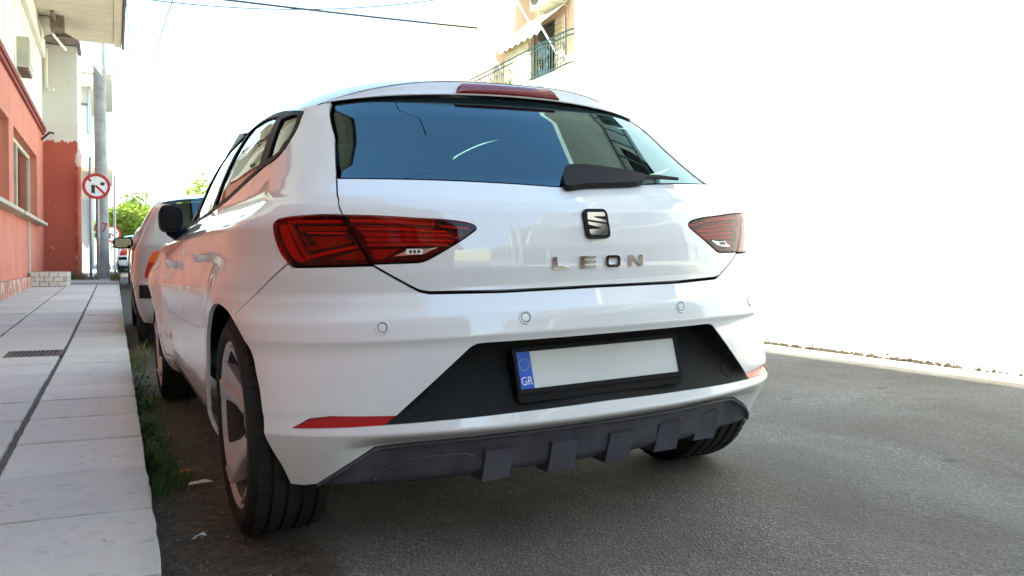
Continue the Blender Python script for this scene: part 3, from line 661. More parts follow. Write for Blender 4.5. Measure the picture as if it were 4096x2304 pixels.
th = empty('tan_apartment_block', (10.6, 20, .4), 'tan apartment block with green wrought-iron balcony and awnings above the car roof', 'building')
def tho(o): o.data.transform(Matrix.Translation((-10.6, -20, -.4))); return o
tho(box('lower_wall', (13.4, 24.0, 2.95), (7.94, 15.0, 5.5), white_plaster, th)); tho(box('upper_wall', (14.6, 24.0, 8.2), (8.0, 15.0, 5.0), tan_plaster, th)); tho(box('balcony_slab', (10.0, 24.0, 5.80), (1.24, 15.0, .2), white_plaster, th))
tho(box('shade_slab', (9.7, 18.35, 9.62), (1.9, 3.7, .2), white_plaster, th))  # slab added above the view, sized to shade the tan wall
# first-floor wrought-iron railing
rl = empty('railing', (0, 0, 0), parent=th)
RX = 9.45
for z in (6.0, 6.72, 6.85): tho(tube('rail', [(10.55, 16.75, z), (9.75, 16.75, z), (9.52, 16.85, z), (RX, 17.1, z), (RX, 31.0, z)], .022, green_iron, rl, 6))
for k in range(52):
    y = 17.15 + .155 * k
    if 19.25 < y < 20.3: continue
    tho(tube('baluster', [(RX, y, 5.9), (RX, y, 6.85)], .013, green_iron, rl, 5))
    if k % 3 == 1:
        for q in range(2):
            cz = 6.15 + .35 * q
            tho(tube('scroll', [(RX, y + .07 * math.cos(a) * (1 - a / 12), cz + .09 * math.sin(a)) for a in np.linspace(0, 5.0, 8)], .012, green_iron, rl, 5))
for k in range(5): tho(tube('baluster', [(9.75 + .18 * k, 16.75, 5.9), (9.75 + .18 * k, 16.75, 6.85)], .013, green_iron, rl, 5))
tho(box('parapet_panel', (RX + .02, 19.78, 6.33), (.10, 1.0, .9), plain('peach_panel', (.70, .48, .34), .8, var=.06), rl, bevel=.01))
dk = empty('window', (0, 0, 0), parent=th)
tho(box('frame', (10.57, 20.25, 6.95), (.08, 1.3, 2.1), brown_shade, dk)); tho(box('pane', (10.52, 20.25, 6.95), (.02, 1.1, 1.95), pane_glass, dk)); tho(box('backing', (10.545, 20.25, 6.95), (.02, 1.12, 1.97), dark_room, dk))
shut_m = plain('louvre_shutter', (.62, .52, .36), .7, var=.08)
for y in (19.45, 21.4):
    sh = empty('shutter', (0, 0, 0), parent=dk); tho(box('frame', (10.53, y, 6.95), (.05, .52, 2.05), shut_m, sh, bevel=.01))
    for k in range(13): tho(box('louvre', (10.49, y, 6.08 + .145 * k), (.05, .42, .075), shut_m, sh))
ac = empty('air_conditioner', (10.2, 19.6, 8.30), 'beige outdoor air conditioner on brackets high on the tan wall', 'air conditioner')
acm = plain('ac_beige', (.62, .55, .40), .6, var=.1, scale=3)
box('casing', (-.05, 0, .33), (.42, 1.3, .66), acm, ac, bevel=.02); box('base', (0, 0, -.03), (.5, 1.2, .05), acm, ac)
bm = bmesh.new(); add_lathe(bm, [(.001, 0), (.25, 0), (.27, .02), (.27, -.02)], 24, Matrix.Translation((-.27, .28, .33)) @ Matrix.Rotation(PI, 4, 'Z')); obj_bm('fan_grille', bm, brown_shade, ac)
for y in (-.45, .45): tube('bracket', [(.4, y, -.45), (.4, y, -.06), (-.3, y, -.06)], .02, acm, ac, 6)
def awning(y0, y1, zw, zf, xf, label):
    a = empty('awning', (10.6, (y0 + y1) / 2, zf), label, 'awning', 'canvas awnings over the balcony'); yc = (y0 + y1) / 2; n = 14
    rows = [[(0, y0 - yc + (y1 - y0) * k / n, zw - zf) for k in range(n + 1)], [((xf - 10.6) * .5, y0 - yc + (y1 - y0) * k / n, (zw - zf) * .5 - .05) for k in range(n + 1)], [(xf - 10.6, y0 - yc + (y1 - y0) * k / n, 0) for k in range(n + 1)], [(xf - 10.6 - .01, y0 - yc + (y1 - y0) * k / n, -.22 - (.09 if k % 2 else 0)) for k in range(n + 1)]]
    V = [p for r in rows for p in r]; m = n + 1; F = [(i * m + j, i * m + j + 1, (i + 1) * m + j + 1, (i + 1) * m + j) for i in range(3) for j in range(n)]
    mesh('canvas', V, F, canvas, a); tube('front_bar', [(xf - 10.6, y0 - yc, .02), (xf - 10.6, y1 - yc, .02)], .04, frame_cream, a, 8)
    for y in (y0 - yc + .1, y1 - yc - .1): tube('arm', [(0, y, -.9), (-.45, y, -.75), (xf - 10.6, y, 0)], .03, white_metal, a, 6)
    return a
awning(18.9, 21.7, 8.4, 7.55, 9.6, 'pale canvas awning nearer the shuttered door over the balcony'); awning(22.1, 24.0, 8.3, 7.4, 9.6, 'pale canvas awning farther along the balcony, behind the car roof')
awning(20.5, 22.3, 10.2, 8.75, 9.6, 'topmost pale awning bar above the two balcony awnings')
ct = mesh('balcony_curtain', [(9.75, 20.2 + .12 * k, z + (.03 if k % 2 else 0)) if False else (9.75 + (.04 if k % 2 else 0), 19.95 + .1 * k, z) for z in (5.95, 7.4) for k in range(17)], [(k, k + 1, 18 + k, 17 + k) for k in range(16)], plain('tan_curtain', (.52, .42, .24), .9, var=.15, scale=2.5))
tag(ct, 'hanging tan patterned curtain behind the green balcony railing', 'curtain')

# ------------------------------------------------------------------ wires
def wire(name, a, b, sag, label, r=.011):
    P = [tuple(np.array(a) + (np.array(b) - np.array(a)) * t - np.array((0, 0, 4 * sag * t * (1 - t)))) for t in np.linspace(0, 1, 25)]
    return tag(tube(name, P, r, wire_m, None, 6), label, 'wire', 'overhead wires')
wire('overhead_wire', (-1.05, 12.0, 4.86), (4.7, 12.0, 5.0), .02, 'thick straight wire crossing the sky above the car roof', .017)
wire('overhead_wire', (-1.0, 12.0, 4.72), (5.6, 12.0, 5.95), .32, 'thin sagging wire crossing the thick one over the car', .008)
wire('overhead_wire', (-.22, 33.0, 7.3), (.5, 2.0, 7.0), .12, 'thin wire running along the street above the kerb', .012)
wire('overhead_wire', (-1.0, -3.4, 5.9), (3.8, -6.0, 7.2), .25, 'wire crossing the street behind the camera', .02)
wire('overhead_wire', (-1.0, 14.8, 5.5), (-.4, 33.0, 6.2), .1, 'short thin wire near the soffit edge', .008)

# ------------------------------------------------------------------ far trees
def leaf_cloud(name, blobs, n, size, mats, parent):
    V = []; F = []
    for (c, r) in blobs:
        c = np.array(c); r = np.array(r); k = int(n * (r[0] * r[1] * r[2]) ** (1 / 3) / sum((np.prod(b[1])) ** (1 / 3) for b in blobs))
        d = RNG.normal(size=(k, 3)); d /= np.linalg.norm(d, axis=1, keepdims=True); rad = RNG.uniform(.35, 1.08, k) ** .6
        P = c + d * r * rad[:, None] * (1 + .25 * np.sin(7 * d[:, :1] + 3 * c[0]) * np.cos(5 * d[:, 1:2]))
        for p in P:
            a = RNG.normal(size=3); a /= np.linalg.norm(a); b = np.cross(a, RNG.normal(size=3)); b /= np.linalg.norm(b); s = size * RNG.uniform(.6, 1.3); i = len(V)
            V += [p - a * s, p + b * s * .45, p + a * s, p - b * s * .45]; F.append((i, i + 1, i + 2, i + 3))
    return mesh(name, V, F, mats, parent)
def leaf_mat(name, a, b):
    t = NT(name); p = t.pos(); c = t.mix(t.ramp(t.noise(p, 2.2, 3), [(.3, 0.0), (.7, 1.0)]), a, b); t.bsdf(Base_Color=c, Roughness=.6, Transmission_Weight=0.0, Subsurface_Weight=0.0)
    d = [n for n in t.t.nodes if n.type == 'BSDF_PRINCIPLED'][0]; tl = t.n('ShaderNodeBsdfTranslucent'); t.set(tl.inputs[0], c); mx = t.n('ShaderNodeMixShader'); mx.inputs[0].default_value = .45
    t.set(mx.inputs[1], d.outputs[0]); t.set(mx.inputs[2], tl.outputs[0]); t.t.links.new(mx.outputs[0], t.out.inputs[0]); return t.m
leaf_a = leaf_mat('leaf_yellow_green', (.20, .27, .03), (.34, .38, .05)); leaf_b = leaf_mat('leaf_green', (.12, .20, .03), (.22, .28, .05)); bark = plain('bark', (.12, .09, .06), .9, var=.3, scale=6)
def tree(x, y, h, spread, label, lm, n=2600, z0=None):
    zb_ = float(rise(y)) + .05; t = empty('street_tree', (x, y, zb_), label, 'tree', 'trees at the end of the street')
    bm = bmesh.new(); add_tube(bm, [(0, 0, 0), (.05, .02, h * .25), (-.04, 0, h * .5), (.02, .03, h * .8)], [.14, .11, .08, .03], 8)
    for k in range(5):
        a = k * 1.3; add_tube(bm, [(0, 0, h * (.35 + .06 * k)), (spread * .35 * math.cos(a), spread * .35 * math.sin(a), h * (.5 + .06 * k)), (spread * .7 * math.cos(a), spread * .7 * math.sin(a), h * (.6 + .06 * k))], [.06, .04, .015], 6)
    obj_bm('trunk', bm, bark, t, smooth=True)
    blobs = [((spread * .55 * math.cos(k * 2.4) * (1 if k else 0), spread * .55 * math.sin(k * 2.4) * (1 if k else 0), h * (.55 + .09 * (k % 4))), (spread * .5, spread * .5, h * .20)) for k in range(7)]
    leaf_cloud('crown', blobs, n, .10 + .02 * spread, lm, t)
tree(-1.0, 42, 3.0, 1.3, 'rounded yellow-green tree just right of the concrete pole', leaf_a); tree(.6, 44, 3.2, 1.5, 'bushy yellow-green tree above the silver car roof', leaf_a); tree(2.4, 46, 3.6, 1.7, 'paler bushy tree behind the white car\'s side windows', leaf_b)
tree(-.2, 52, 4.4, 1.3, 'taller thin tree behind the rounded yellow-green ones', leaf_b, 1500); tree(3.2, 50, 5.4, 1.2, 'tall wispy tree seen beside the white car\'s window line', leaf_a, 1300)

# ------------------------------------------------------------------ weeds, litter and grit along the kerb
V = []; F = []; R_ = random.Random(3)
def blade(x, y, z, L, az, lean, w, bend=.5):
    d = (math.cos(az), math.sin(az)); n = (-d[1] * w, d[0] * w); pts = []
    for k, f in enumerate((0, .4, .75, 1)):
        o = lean * L * f ** 1.6; pts.append((x + d[0] * o, y + d[1] * o, z + L * (f - bend * f * f * lean * .5)))
    i = len(V)
    for k, (p, q) in enumerate(zip(pts, (1, .9, .6, .05))): V.append((p[0] - n[0] * q, p[1] - n[1] * q, p[2])); V.append((p[0] + n[0] * q, p[1] + n[1] * q, p[2]))
    for k in range(3): F.append((i + 2 * k, i + 2 * k + 1, i + 2 * k + 3, i + 2 * k + 2))
def gz(x, y): return float(road_z(x, y))
for (y0, y1, dens_, L0) in ((1.22, 1.75, 130, .06), (1.75, 2.6, 220, .065), (2.6, 3.7, 200, .06), (4.6, 5.6, 60, .10)):
    for k in range(dens_):
        y = R_.uniform(y0, y1); x = -1.118 + abs(R_.gauss(0, .045)); blade(x, y, gz(x, y), L0 * R_.uniform(.45, 1.25), R_.uniform(-1.6, 1.6), R_.uniform(.3, 1.3), R_.uniform(.002, .0045))
for (cx, cy_, n, L0) in ((-1.06, 1.60, 50, .11), (-1.03, 1.36, 45, .07)):
    for k in range(n): blade(cx + R_.gauss(0, .03), cy_ + R_.gauss(0, .05), gz(cx, cy_), L0 * R_.uniform(.5, 1.3), R_.uniform(0, 6.28), R_.uniform(.3, 1.1), .0035)
def leaflet(x, y, z, s):
    a = R_.uniform(0, 6.28); tl = R_.uniform(.2, 1.0); d = np.array((math.cos(a), math.sin(a), 0)); e = np.array((-math.sin(a), math.cos(a), 0)); u = np.array((0, 0, 1)); d = d * math.cos(tl) + u * math.sin(tl) * R_.choice((1, -.4)); i = len(V); p = np.array((x, y, z))
    for q in (p - d * s, p - d * s * .2 + e * s * .62, p + d * s * .7 + e * s * .35, p + d * s, p + d * s * .7 - e * s * .35, p - d * s * .2 - e * s * .62): V.append(tuple(q))
    F.append(tuple(range(i, i + 6)))
for k in range(1900):
    y = R_.uniform(1.62, 3.75); hgt = .045 + .03 * math.sin(y * 9) + .02 * math.sin(y * 23); x = -1.115 + abs(R_.gauss(0, .035 + .02 * math.sin(y * 7))); leaflet(x, y, gz(x, y) + R_.uniform(.005, max(.02, hgt + .03)), R_.uniform(.007, .015))
wd = mesh('weeds', V, F, leaf_mat('weed_green', (.035, .080, .016), (.09, .15, .035))); tag(wd, 'green weeds growing in the gutter along the kerb', 'weeds', kind='stuff')
V, F = [], []
for k in range(70): blade(-1.05 + R_.gauss(0, .07), R_.uniform(5.0, 5.9), gz(-1.0, 5.4), R_.uniform(.1, .24), R_.uniform(0, 6.28), R_.uniform(.5, 1.6), .002)
for k in range(160): x_ = R_.uniform(-1.3, -1.1); y_ = R_.uniform(19.5, 22.5); blade(x_, y_, .1 + float(rise(y_)), R_.uniform(.1, .35), R_.uniform(0, 6.28), R_.uniform(.3, 1.2), .006)
for k in range(200): x_ = R_.uniform(-2.2, -1.6); y_ = R_.uniform(20.6, 21.1); blade(x_, y_, .1 + float(rise(y_)), R_.uniform(.08, .3), R_.uniform(0, 6.28), R_.uniform(.3, 1.2), .006)
dg = mesh('dry_grass', V, F, leaf_mat('dry_grass', (.22, .19, .08), (.12, .13, .05))); tag(dg, 'dry grass stalks in the gutter and by the pole', 'grass', kind='stuff')
V, F = [], []
def pebble(x, y, z, r):
    i = len(V); P = [(1, 0, 0), (-1, 0, 0), (0, 1, 0), (0, -1, 0), (0, 0, .8), (0, 0, -.5)]
    a = R_.uniform(0, 6.28); c, s = math.cos(a), math.sin(a); q = [R_.uniform(.6, 1.3) for _ in range(6)]
    for (px, py, pz), k in zip(P, q): V.append((x + r * k * (px * c - py * s), y + r * k * (px * s + py * c), z + r * k * pz))
    for f in ((0, 2, 4), (2, 1, 4), (1, 3, 4), (3, 0, 4), (2, 0, 5), (1, 2, 5), (3, 1, 5), (0, 3, 5)): F.append(tuple(i + j for j in f))
for k in range(900):
    x_ = -1.12 + abs(R_.gauss(0, .16)); y_ = R_.uniform(-.6, 6.5) if R_.random() < .7 else R_.uniform(-.2, 2); pebble(x_, y_, gz(x_, y_) + .001, R_.choice((.0015, .002, .003, .003, .004, .006)))
for k in range(500):
    x_ = R_.uniform(-.9, 3.0); y_ = R_.uniform(-.8, 6); pebble(x_, y_, gz(x_, y_) + .001, R_.uniform(.0015, .004))
gv = mesh('grit', V, F, plain('grit', (.20, .165, .13), .9, var=.5, scale=60)); tag(gv, 'loose grit and pebbles scattered in the gutter', 'grit', kind='stuff')
def scrap(name, x, y, z, pts, mat, label, cat):
    V = [(px, py, pz) for px, py, pz in pts]; n = len(V); o = mesh(name, V + [(a, b, c - .002) for a, b, c in V], [tuple(range(n)), tuple(range(2 * n - 1, n - 1, -1))] + [(i, n + i, n + (i + 1) % n, (i + 1) % n) for i in range(n)], mat)
    o.location = (x, y, z); tag(o, label, cat); return o
white_litter = plain('white_litter', (.70, .69, .66), .6); leaf_brown = plain('dead_leaf', (.26, .12, .05), .8, var=.3, scale=40)
scrap('litter_scrap', -.955, 1.33, gz(-.95, 1.33) + .012, [(-.04, -.012, 0), (.0, -.02, .006), (.045, -.004, .002), (.02, .014, .008), (-.03, .012, .003)], white_litter, 'white scrap of paper beside the weeds in the gutter', 'litter')
scrap('litter_scrap', -1.01, .72, gz(-1.0, .7) + .014, [(-.022, -.010, 0), (.0, -.012, .012), (.020, -.002, .004), (.012, .014, .010), (-.012, .010, 0)], white_litter, 'small crumpled white scrap in the dark gutter near the rear tyre', 'litter')
scrap('fallen_leaf', -1.0, 1.47, gz(-1.0, 1.47) + .02, [(-.045, 0, .0), (-.015, -.024, .008), (.03, -.014, .012), (.05, .004, .004), (.02, .022, .012), (-.02, .018, .006)], leaf_brown, 'brown fallen leaf on the weeds beside the kerb', 'leaf')
scrap('fallen_leaf', -.86, 1.25, gz(-.86, 1.2) + .006, [(-.03, 0, .0), (0, -.018, .006), (.035, -.004, .008), (.01, .015, .004)], leaf_brown, 'dark dead leaf on the soil near the rear wheel', 'leaf')
V, F = [], []
for k in range(520):
    y_ = R_.choice((R_.uniform(-1.5, 4.6), R_.gauss(3.0, .25), R_.gauss(1.9, .3), R_.gauss(2.45, .12))); x_ = 3.245 + abs(R_.gauss(0, .022)); pebble(x_, y_, .162, R_.choice((.006, .010, .016, .022)))
for (ya, yb2, xx) in ((2.9, 3.3, 3.28), (2.2, 2.6, 3.27), (1.55, 1.95, 3.26)):
    for k in range(14): pebble(xx + R_.gauss(0, .012), ya + (yb2 - ya) * k / 13, .168 + .02 * (k == 13), .014)
for k in range(240):
    y_ = R_.uniform(-1.5, 4.6); blade(3.25 + abs(R_.gauss(0, .02)), y_, .155, R_.uniform(.03, .10), R_.uniform(0, 6.28), R_.uniform(.8, 1.9), .003)
db = mesh('kerb_debris', V, F, plain('debris', (.045, .030, .018), .9, var=.5, scale=30)); tag(db, 'dry leaves and crumbs along the right-hand kerb', 'debris', kind='stuff')

# ------------------------------------------------------------------ the white hatchback
CAR_M = Matrix(((0.9987968510298743, -0.03051600377289167, -0.038387809087519945, 0), (0.03053851320982266, 0.9995335908367129, 0.0, 0),
                (0.03836990466160301, -0.001172306614915378, 0.9992629164106211, 0), (0, 0, 0, 1)))
car = empty('parked_car', label='white five-door hatchback parked at the kerb, filling the foreground', cat='car')
car.matrix_world = CAR_M
B = Body(HATCH)
VREF = (.312, .345, .352, .392, .566, .582, .592, .640, .648)
def arch_pts(ax, R, a0, a1, n=26):
    "wheel arch in (y,z); angle 0 = rearward, 90 = up"
    return [(ax - R * math.cos(math.radians(a0 + (a1 - a0) * k / n)), .317 + R * math.sin(math.radians(a0 + (a1 - a0) * k / n))) for k in range(n + 1)]
LAMP_IN = curve([(.779, .9005), (.688, .8965), (.580, .8885), (.497, .883), (.436, .875), (.411, .868), (.404, .860), (.410, .853), (.457, .826), (.528, .791), (.555, .780), (.574, .7765)], 5) + [(.690, .776), (.6995, .775)]
LAMP_OUT = [(.783, .902)] + curve([(.790, .902), (.852, .904), (.944, .9015), (.986, .896), (.998, .887), (1.000, .875), (.995, .847), (.980, .814), (.955, .786), (.938, .775)], 5) + [(.856, .774), (.703, .774)]
# tailgate
boot_half = [(0, .973)] + curve([(.104, .976), (.295, .986), (.540, .996), (.681, 1.000), (.849, 1.005)], 4) + [(.802, .942), (.797, .928), (.782, .9015)] + LAMP_IN + curve([(.697, .772), (.646, .744), (.596, .717), (.572, .706), (.545, .701)], 5) + [(.337, .698), (0, .699)]
boot = panel(B, 'boot_lid', sym(boot_half), paint, car, step=.018, vref=(.71, .90, .925, .985), ins=.0022)
def sidepair(name, outer, mat, parent=None, **kw):
    a = panel(B, name, outer, mat, parent or car, **kw)
    b = panel(B, name, [(-u, v) for u, v in outer], mat, parent or car, **kw)
    return a, b
# rear bumper with the opening for plate panel and reflectors
arch_rear = B.uv(arch_pts(.785, .352, 57, -18, 22))
bump_half = [(0, .694), (.337, .692), (.545, .6955), (.572, .701), (.596, .712), (.646, .739), (.699, .7705), (.856, .7705), (.938, .771), (.953, .781)] + [(1.117, .688), (1.190, .647)] + arch_rear + [(.93, .207), (.889, .213), (.719, .307), (.585, .313), (.294, .319), (0, .322)]
hole_half = [(0, .573), (.395, .571), (.418, .5695), (.436, .562)] + [(.640, .399), (.813, .403), (.869, .397), (.921, .3715), (.907, .3705), (.769, .3735), (.672, .3765), (.3, .384), (0, .387)]
hole = sym(hole_half)
def rec_disp(u, v):
    u = np.abs(np.asarray(u, float)); v = np.asarray(v, float)
    t = np.clip((v - .385) / .185, 0, 1); ue = .668 - (v - .377) * (.668 - .432) / (.5675 - .377)
    e = np.clip((ue - u) / .05, 0, 1); e = e * e * (3 - 2 * e)
    return np.stack([0 * u, .004 + .105 * t ** .8 * e, 0 * u], -1)
bumper = panel(B, 'rear_bumper', sym(bump_half), paint, car, holes=[hole], step=.017, vref=VREF, ins=.001, hflange=lambda u, v: rec_disp(u, v) + np.array((0, .012, 0)))
rec_half = [(0, .573), (.395, .571), (.418, .5695), (.436, .562), (.6665, .3775), (.3, .384), (0, .387)]
recess = panel(B, 'plate_panel', sym(rec_half), black_plastic, car, step=.014, flange=0, disp=rec_disp, dens=.007)
REFL = [(.640, .4075), (.813, .4015), (.866, .396), (.918, .3725), (.906, .3715), (.769, .3745), (.668, .3770), (.634, .4050)]
refls = sidepair('reflector', REFL, reflector_red, off=-.003, ins=.0005, step=.02)
bmc = bmesh.new()
add_tube(bmc, [B.S(-.560 + .031 * math.cos(a), .421 + .030 * math.sin(a)) + rec_disp(-.560 + .031 * math.cos(a), .421 + .030 * math.sin(a)) - np.array((0, .001, 0)) for a in np.linspace(0, 2 * PI, 25)], .0012, 5, cap=False)
obj_bm('tow_cover', bmc, gloss_black, recess, smooth=True)
# quarter panels, doors, sills
def rail(y0, y1, d=0.0, n=14):
    ys = np.linspace(y0, y1, n); return [(float(y), float(B.zt(y)) - d) for y in ys]
QWIN = [(1.208, 1.232), (1.172, 1.165), (1.22, 1.095), (1.40, 1.079)]
seam_rd = [(1.00, 1.064), (1.05, .95), (1.10, .80), (1.145, .68), (1.178, .55), (1.19, .42), (1.185, .345), (1.165, .312)]
arch_q = B.uv(arch_pts(.785, .352, 196, 58, 34))
quarter = [(.783, .902), (.797, .928), (.802, .942), (.851, 1.006), (.95, 1.143), (1.098, 1.272)] + B.uv(rail(.80, .93, .004, 6)) + [(1.26, 1.244)] + curve(QWIN, 5) + B.uv(seam_rd) + B.uv([(1.165, .205)]) + arch_q + [(1.193, .650), (1.117, .692), (.957, .785)] + LAMP_OUT[::-1][2:][4:]
quarter = [(.783, .902), (.797, .928), (.802, .942), (.851, 1.006), (.95, 1.143), (1.098, 1.272)] + B.uv(rail(.81, .93, .004, 6)) + curve([(1.255, 1.246), (1.208, 1.232), (1.172, 1.165), (1.22, 1.095), (1.40, 1.079)], 5) + B.uv(curve(seam_rd, 4)) + B.uv([(1.165, .205)]) + arch_q + [(1.1915, .6485), (1.117, .6895), (.955, .7835)] + [p for p in LAMP_OUT[::-1] if p[0] > .958 or p[1] > .85][:-1]
sidepair('quarter_panel', quarter, paint, ins=.0016, step=.02, vref=(.85, .875, .90, .93, .96))
bs = [(2.03, .990), (2.055, .82), (2.075, .60), (2.075, .46), (2.05, .36), (2.03, .305)]
WLOW = [(1.40, 1.079), (1.489, 1.071), (1.697, 1.054), (2.174, 1.010), (2.616, .985), (3.193, .974), (3.89, .969)]
wl = [(float(B.S(u, v)[1]), v) for u, v in WLOW]
wlf = lambda y: float(np.interp(y, [p[0] for p in wl], [p[1] for p in wl]))
rear_door = [(y, wlf(y)) for y in np.linspace(1.005, 2.025, 14)] + curve(bs, 4) + [(1.6, .305), (1.165, .307)] + curve(seam_rd[1:], 4)[::-1]
fs = [(3.15, .965), (3.13, .82), (3.09, .62), (3.04, .46), (2.98, .305)]
front_door = [(y, wlf(y)) for y in np.linspace(2.03, 3.15, 14)] + curve(fs, 4)[1:] + [(2.5, .305)] + curve(bs, 4)[::-1][:-1]
DV = (.40, .46, .81, .85, .875, .90, .93, .96)
rdoors = sidepair('rear_door', B.uv(rear_door), paint, ins=.0018, step=.025, vref=DV)
fdoors = sidepair('front_door', B.uv(front_door), paint, ins=.0018, step=.03, vref=DV)
sidepair('sill', B.uv([(1.165, .300), (2.0, .300), (3.02, .300), (3.06, .21), (2.0, .19), (1.165, .20)]), paint, ins=.001, step=.03)
front_arch = arch_pts(3.421, .350, 200, -16, 34)
fender = [(3.15, .962), (3.13, .82), (3.09, .62), (3.04, .46), (3.0, .305), (3.06, .21)] + front_arch[::-1] + [(3.83, .27), (3.86, .50), (3.80, .72), (3.6, .80), (3.3, .91)]
sidepair('front_fender', B.uv(fender), paint, ins=.002, step=.03)
UC = B.U1 + B.L + 1.25 * PI / 2
ub = B.uv([(3.87, .72), (3.87, .5), (3.84, .27)])
fb = [(ub[0][0], .70), ub[1], ub[2], (UC, .24), (UC, .70)]
sidepair('front_bumper', [(min(a, UC - .001), b) for a, b in fb], paint, step=.05, flange=.01)
# bonnet, windscreen
def strip_surface(name, rows, mat, parent, smooth=True):
    V = []; F = []; m = len(rows[0])
    for r in rows: V += [tuple(p) for p in r]
    for i in range(len(rows) - 1):
        for j in range(m - 1): a = i * m + j; F.append((a, a + 1, a + m + 1, a + m))
    o = mesh(name, V, F, mat, parent, smooth=smooth)
    bm = bmesh.new(); bm.from_mesh(o.data); bmesh.ops.recalc_face_normals(bm, faces=bm.faces[:])
    if sum(f.normal.z * f.calc_area() for f in bm.faces) < 0: bmesh.ops.reverse_faces(bm, faces=bm.faces[:])
    bm.to_mesh(o.data); bm.free(); o.data.polygons.foreach_set('use_smooth', [True] * len(o.data.polygons)); return o
rows = []
for k in range(13):
    f = k / 12; y = 3.32 + f * .62; z = .915 - .19 * f ** 1.4; 
    x = abs(float(B.S(B.u_at(y, z), z)[0])); yy = y + .10 * f
    rows.append([(x * t * (1 - .25 * f * f), y + (.14 * f) * (1 - t * t), z + .05 * (1 - t ** 4)) for t in np.linspace(-1, 1, 21)])
strip_surface('bonnet', rows, paint, car)
rows = []
for k in range(13):
    f = k / 12; y0 = 3.36 - 1.06 * f; z0 = .955 + .425 * f ** .85
    x = .70 - .13 * f
    rows.append([(x * t, y0 + .13 * (1 - t * t) * (1 - .45 * f), z0 + .035 * (1 - t ** 2)) for t in np.linspace(-1, 1, 17)])
strip_surface('windscreen', rows, clear_glass, car)
# roof and spoiler
CROWN = [(.5, .104), (.8, .103), (1.1, .090), (1.6, .072), (2.4, .055), (2.8, .05)]
def rail_x(y):
    z = B.zt(y); return np.abs(B.S(B.u_at(y, z), z)[..., 0])
def y_spoil(x): return .680 + .271 * x * x + .528 * x ** 4
ts = np.linspace(-1, 1, 41); rows = []
xr0 = float(rail_x(np.array(.83)))
for k in range(22):
    f = k / 21; row = []
    for t in ts:
        ys = y_spoil(t * xr0 * .96); ye = 2.30 + .13 * (1 - t * t); y = ys + (ye - ys) * f; row.append((t, y))
    Y = np.array([r[1] for r in row]); XR = rail_x(Y); ZT_ = B.zt(Y); CR = pchip(Y, CROWN)
    rows.append([(t * xr, y, zt + cr * (1 - abs(t) ** 3.5)) for (t, y), xr, zt, cr in zip(row, XR, ZT_, CR)])
roof_edge = rows[0]
roof = strip_surface('roof', rows, paint, car)
strip_surface('headliner', [[(x * .985, y + .03, z - .032 - .012 * min(1, (abs(x) / .6) ** 4)) for x, y, z in r] for r in rows], dark_inside, car)
for sgn in (1, -1):                                                  # cant rail strip between roof and window trim
    ys = np.linspace(.815, 3.28, 50); zt = B.zt(ys); A = B.S(sgn * B.u_at(ys, zt), zt); zl = zt - .026; C = B.S(sgn * B.u_at(ys, zl), zl); zm = zt - .012; D = B.S(sgn * B.u_at(ys, zm), zm)
    o = mesh('cant_rail', list(A) + list(D) + list(C), [(i, i + 1, 50 + i + 1, 50 + i) for i in range(49)] + [(50 + i, 51 + i, 101 + i, 100 + i) for i in range(49)], paint, car, smooth=True)
def y_low(x): return .664 + .291 * x * x + .257 * x ** 4
def z_low(x): return 1.294 - .058 * x * x - .092 * x ** 4
rows = []
E0 = [p for p in roof_edge]
XS = [max(-.556, min(.556, p[0])) for p in E0]
low = [(x, y_low(x), z_low(x)) for x in XS]
def between(a, b, f, push=0.0): return (a[0] + (b[0] - a[0]) * f, a[1] + (b[1] - a[1]) * f + push, a[2] + (b[2] - a[2]) * f)
rows.append([(p[0], p[1] + .03, p[2] + .0035) for p in E0])
rows.append([(p[0], p[1] + .010, p[2] + .0015) for p in E0])
rows.append([(p[0], p[1] + .001, p[2] - .003) for p in E0])
rows.append([between(a, b, .18, -.003) for a, b in zip(E0, low)])
rows.append([between(a, b, .5, .002) for a, b in zip(E0, low)])
rows.append([between(a, b, .85, .001) for a, b in zip(E0, low)])
rows.append([between(a, b, .97, -.001) for a, b in zip(E0, low)])
rows.append([(b[0], b[1] + .004, b[2] - .001) for b in low])
rows.append([(b[0] * .99, b[1] + .05, b[2] + .012) for b in low])
rows.append([(b[0] * .98, b[1] + .16, b[2] + .02) for b in low])
V = []; F = []; m = 41
for r in rows: V += r
for i in range(len(rows) - 1):
    for j in range(m - 1): a = i * m + j; F.append((a, a + m, a + m + 1, a + 1))
spoiler = mesh('roof_spoiler', V, F, paint, car, smooth=True)
# third brake light let into the spoiler's rear face
def face_at(x, f, push):
    i = np.interp(x, [p[0] for p in E0], range(41)); a = int(min(39, max(0, math.floor(i)))); t = i - a
    P = lambda r: tuple(r[a][k] * (1 - t) + r[a + 1][k] * t for k in range(3))
    p = between(P(E0), P(low), f); return (x, p[1] + push, p[2])
bl = []
xsb = np.linspace(-.186, .186, 31)
for x in xsb:
    e = abs(x) / .186; top = .20 + .62 * max(0, (e - .84) / .16) ** 2; bot = .90 - .0 * e
    bl.append([face_at(x, top, .006), face_at(x, top, -.006), face_at(x, (top + bot) / 2, -.009), face_at(x, bot, -.006), face_at(x, bot, .006)])
V = []; F = []
for r in bl: V += r
for i in range(30):
    for j in range(4): a = i * 5 + j; F.append((a, a + 5, a + 6, a + 1))
o = mesh('brake_light', V, F, brake_red, spoiler, smooth=True)
# rear window
gl_half = [(0, .979)] + curve([(.104, .982), (.295, .992), (.540, 1.002), (.681, 1.006), (.838, 1.010)], 4) + [(.937, 1.143), (1.06, 1.262)] + [(.9, 1.275), (.6, 1.285), (.3, 1.29), (0, 1.29)]
panel(B, 'rear_window', sym(gl_half), rear_glass, car, off=-.004, step=.03, flange=.004)
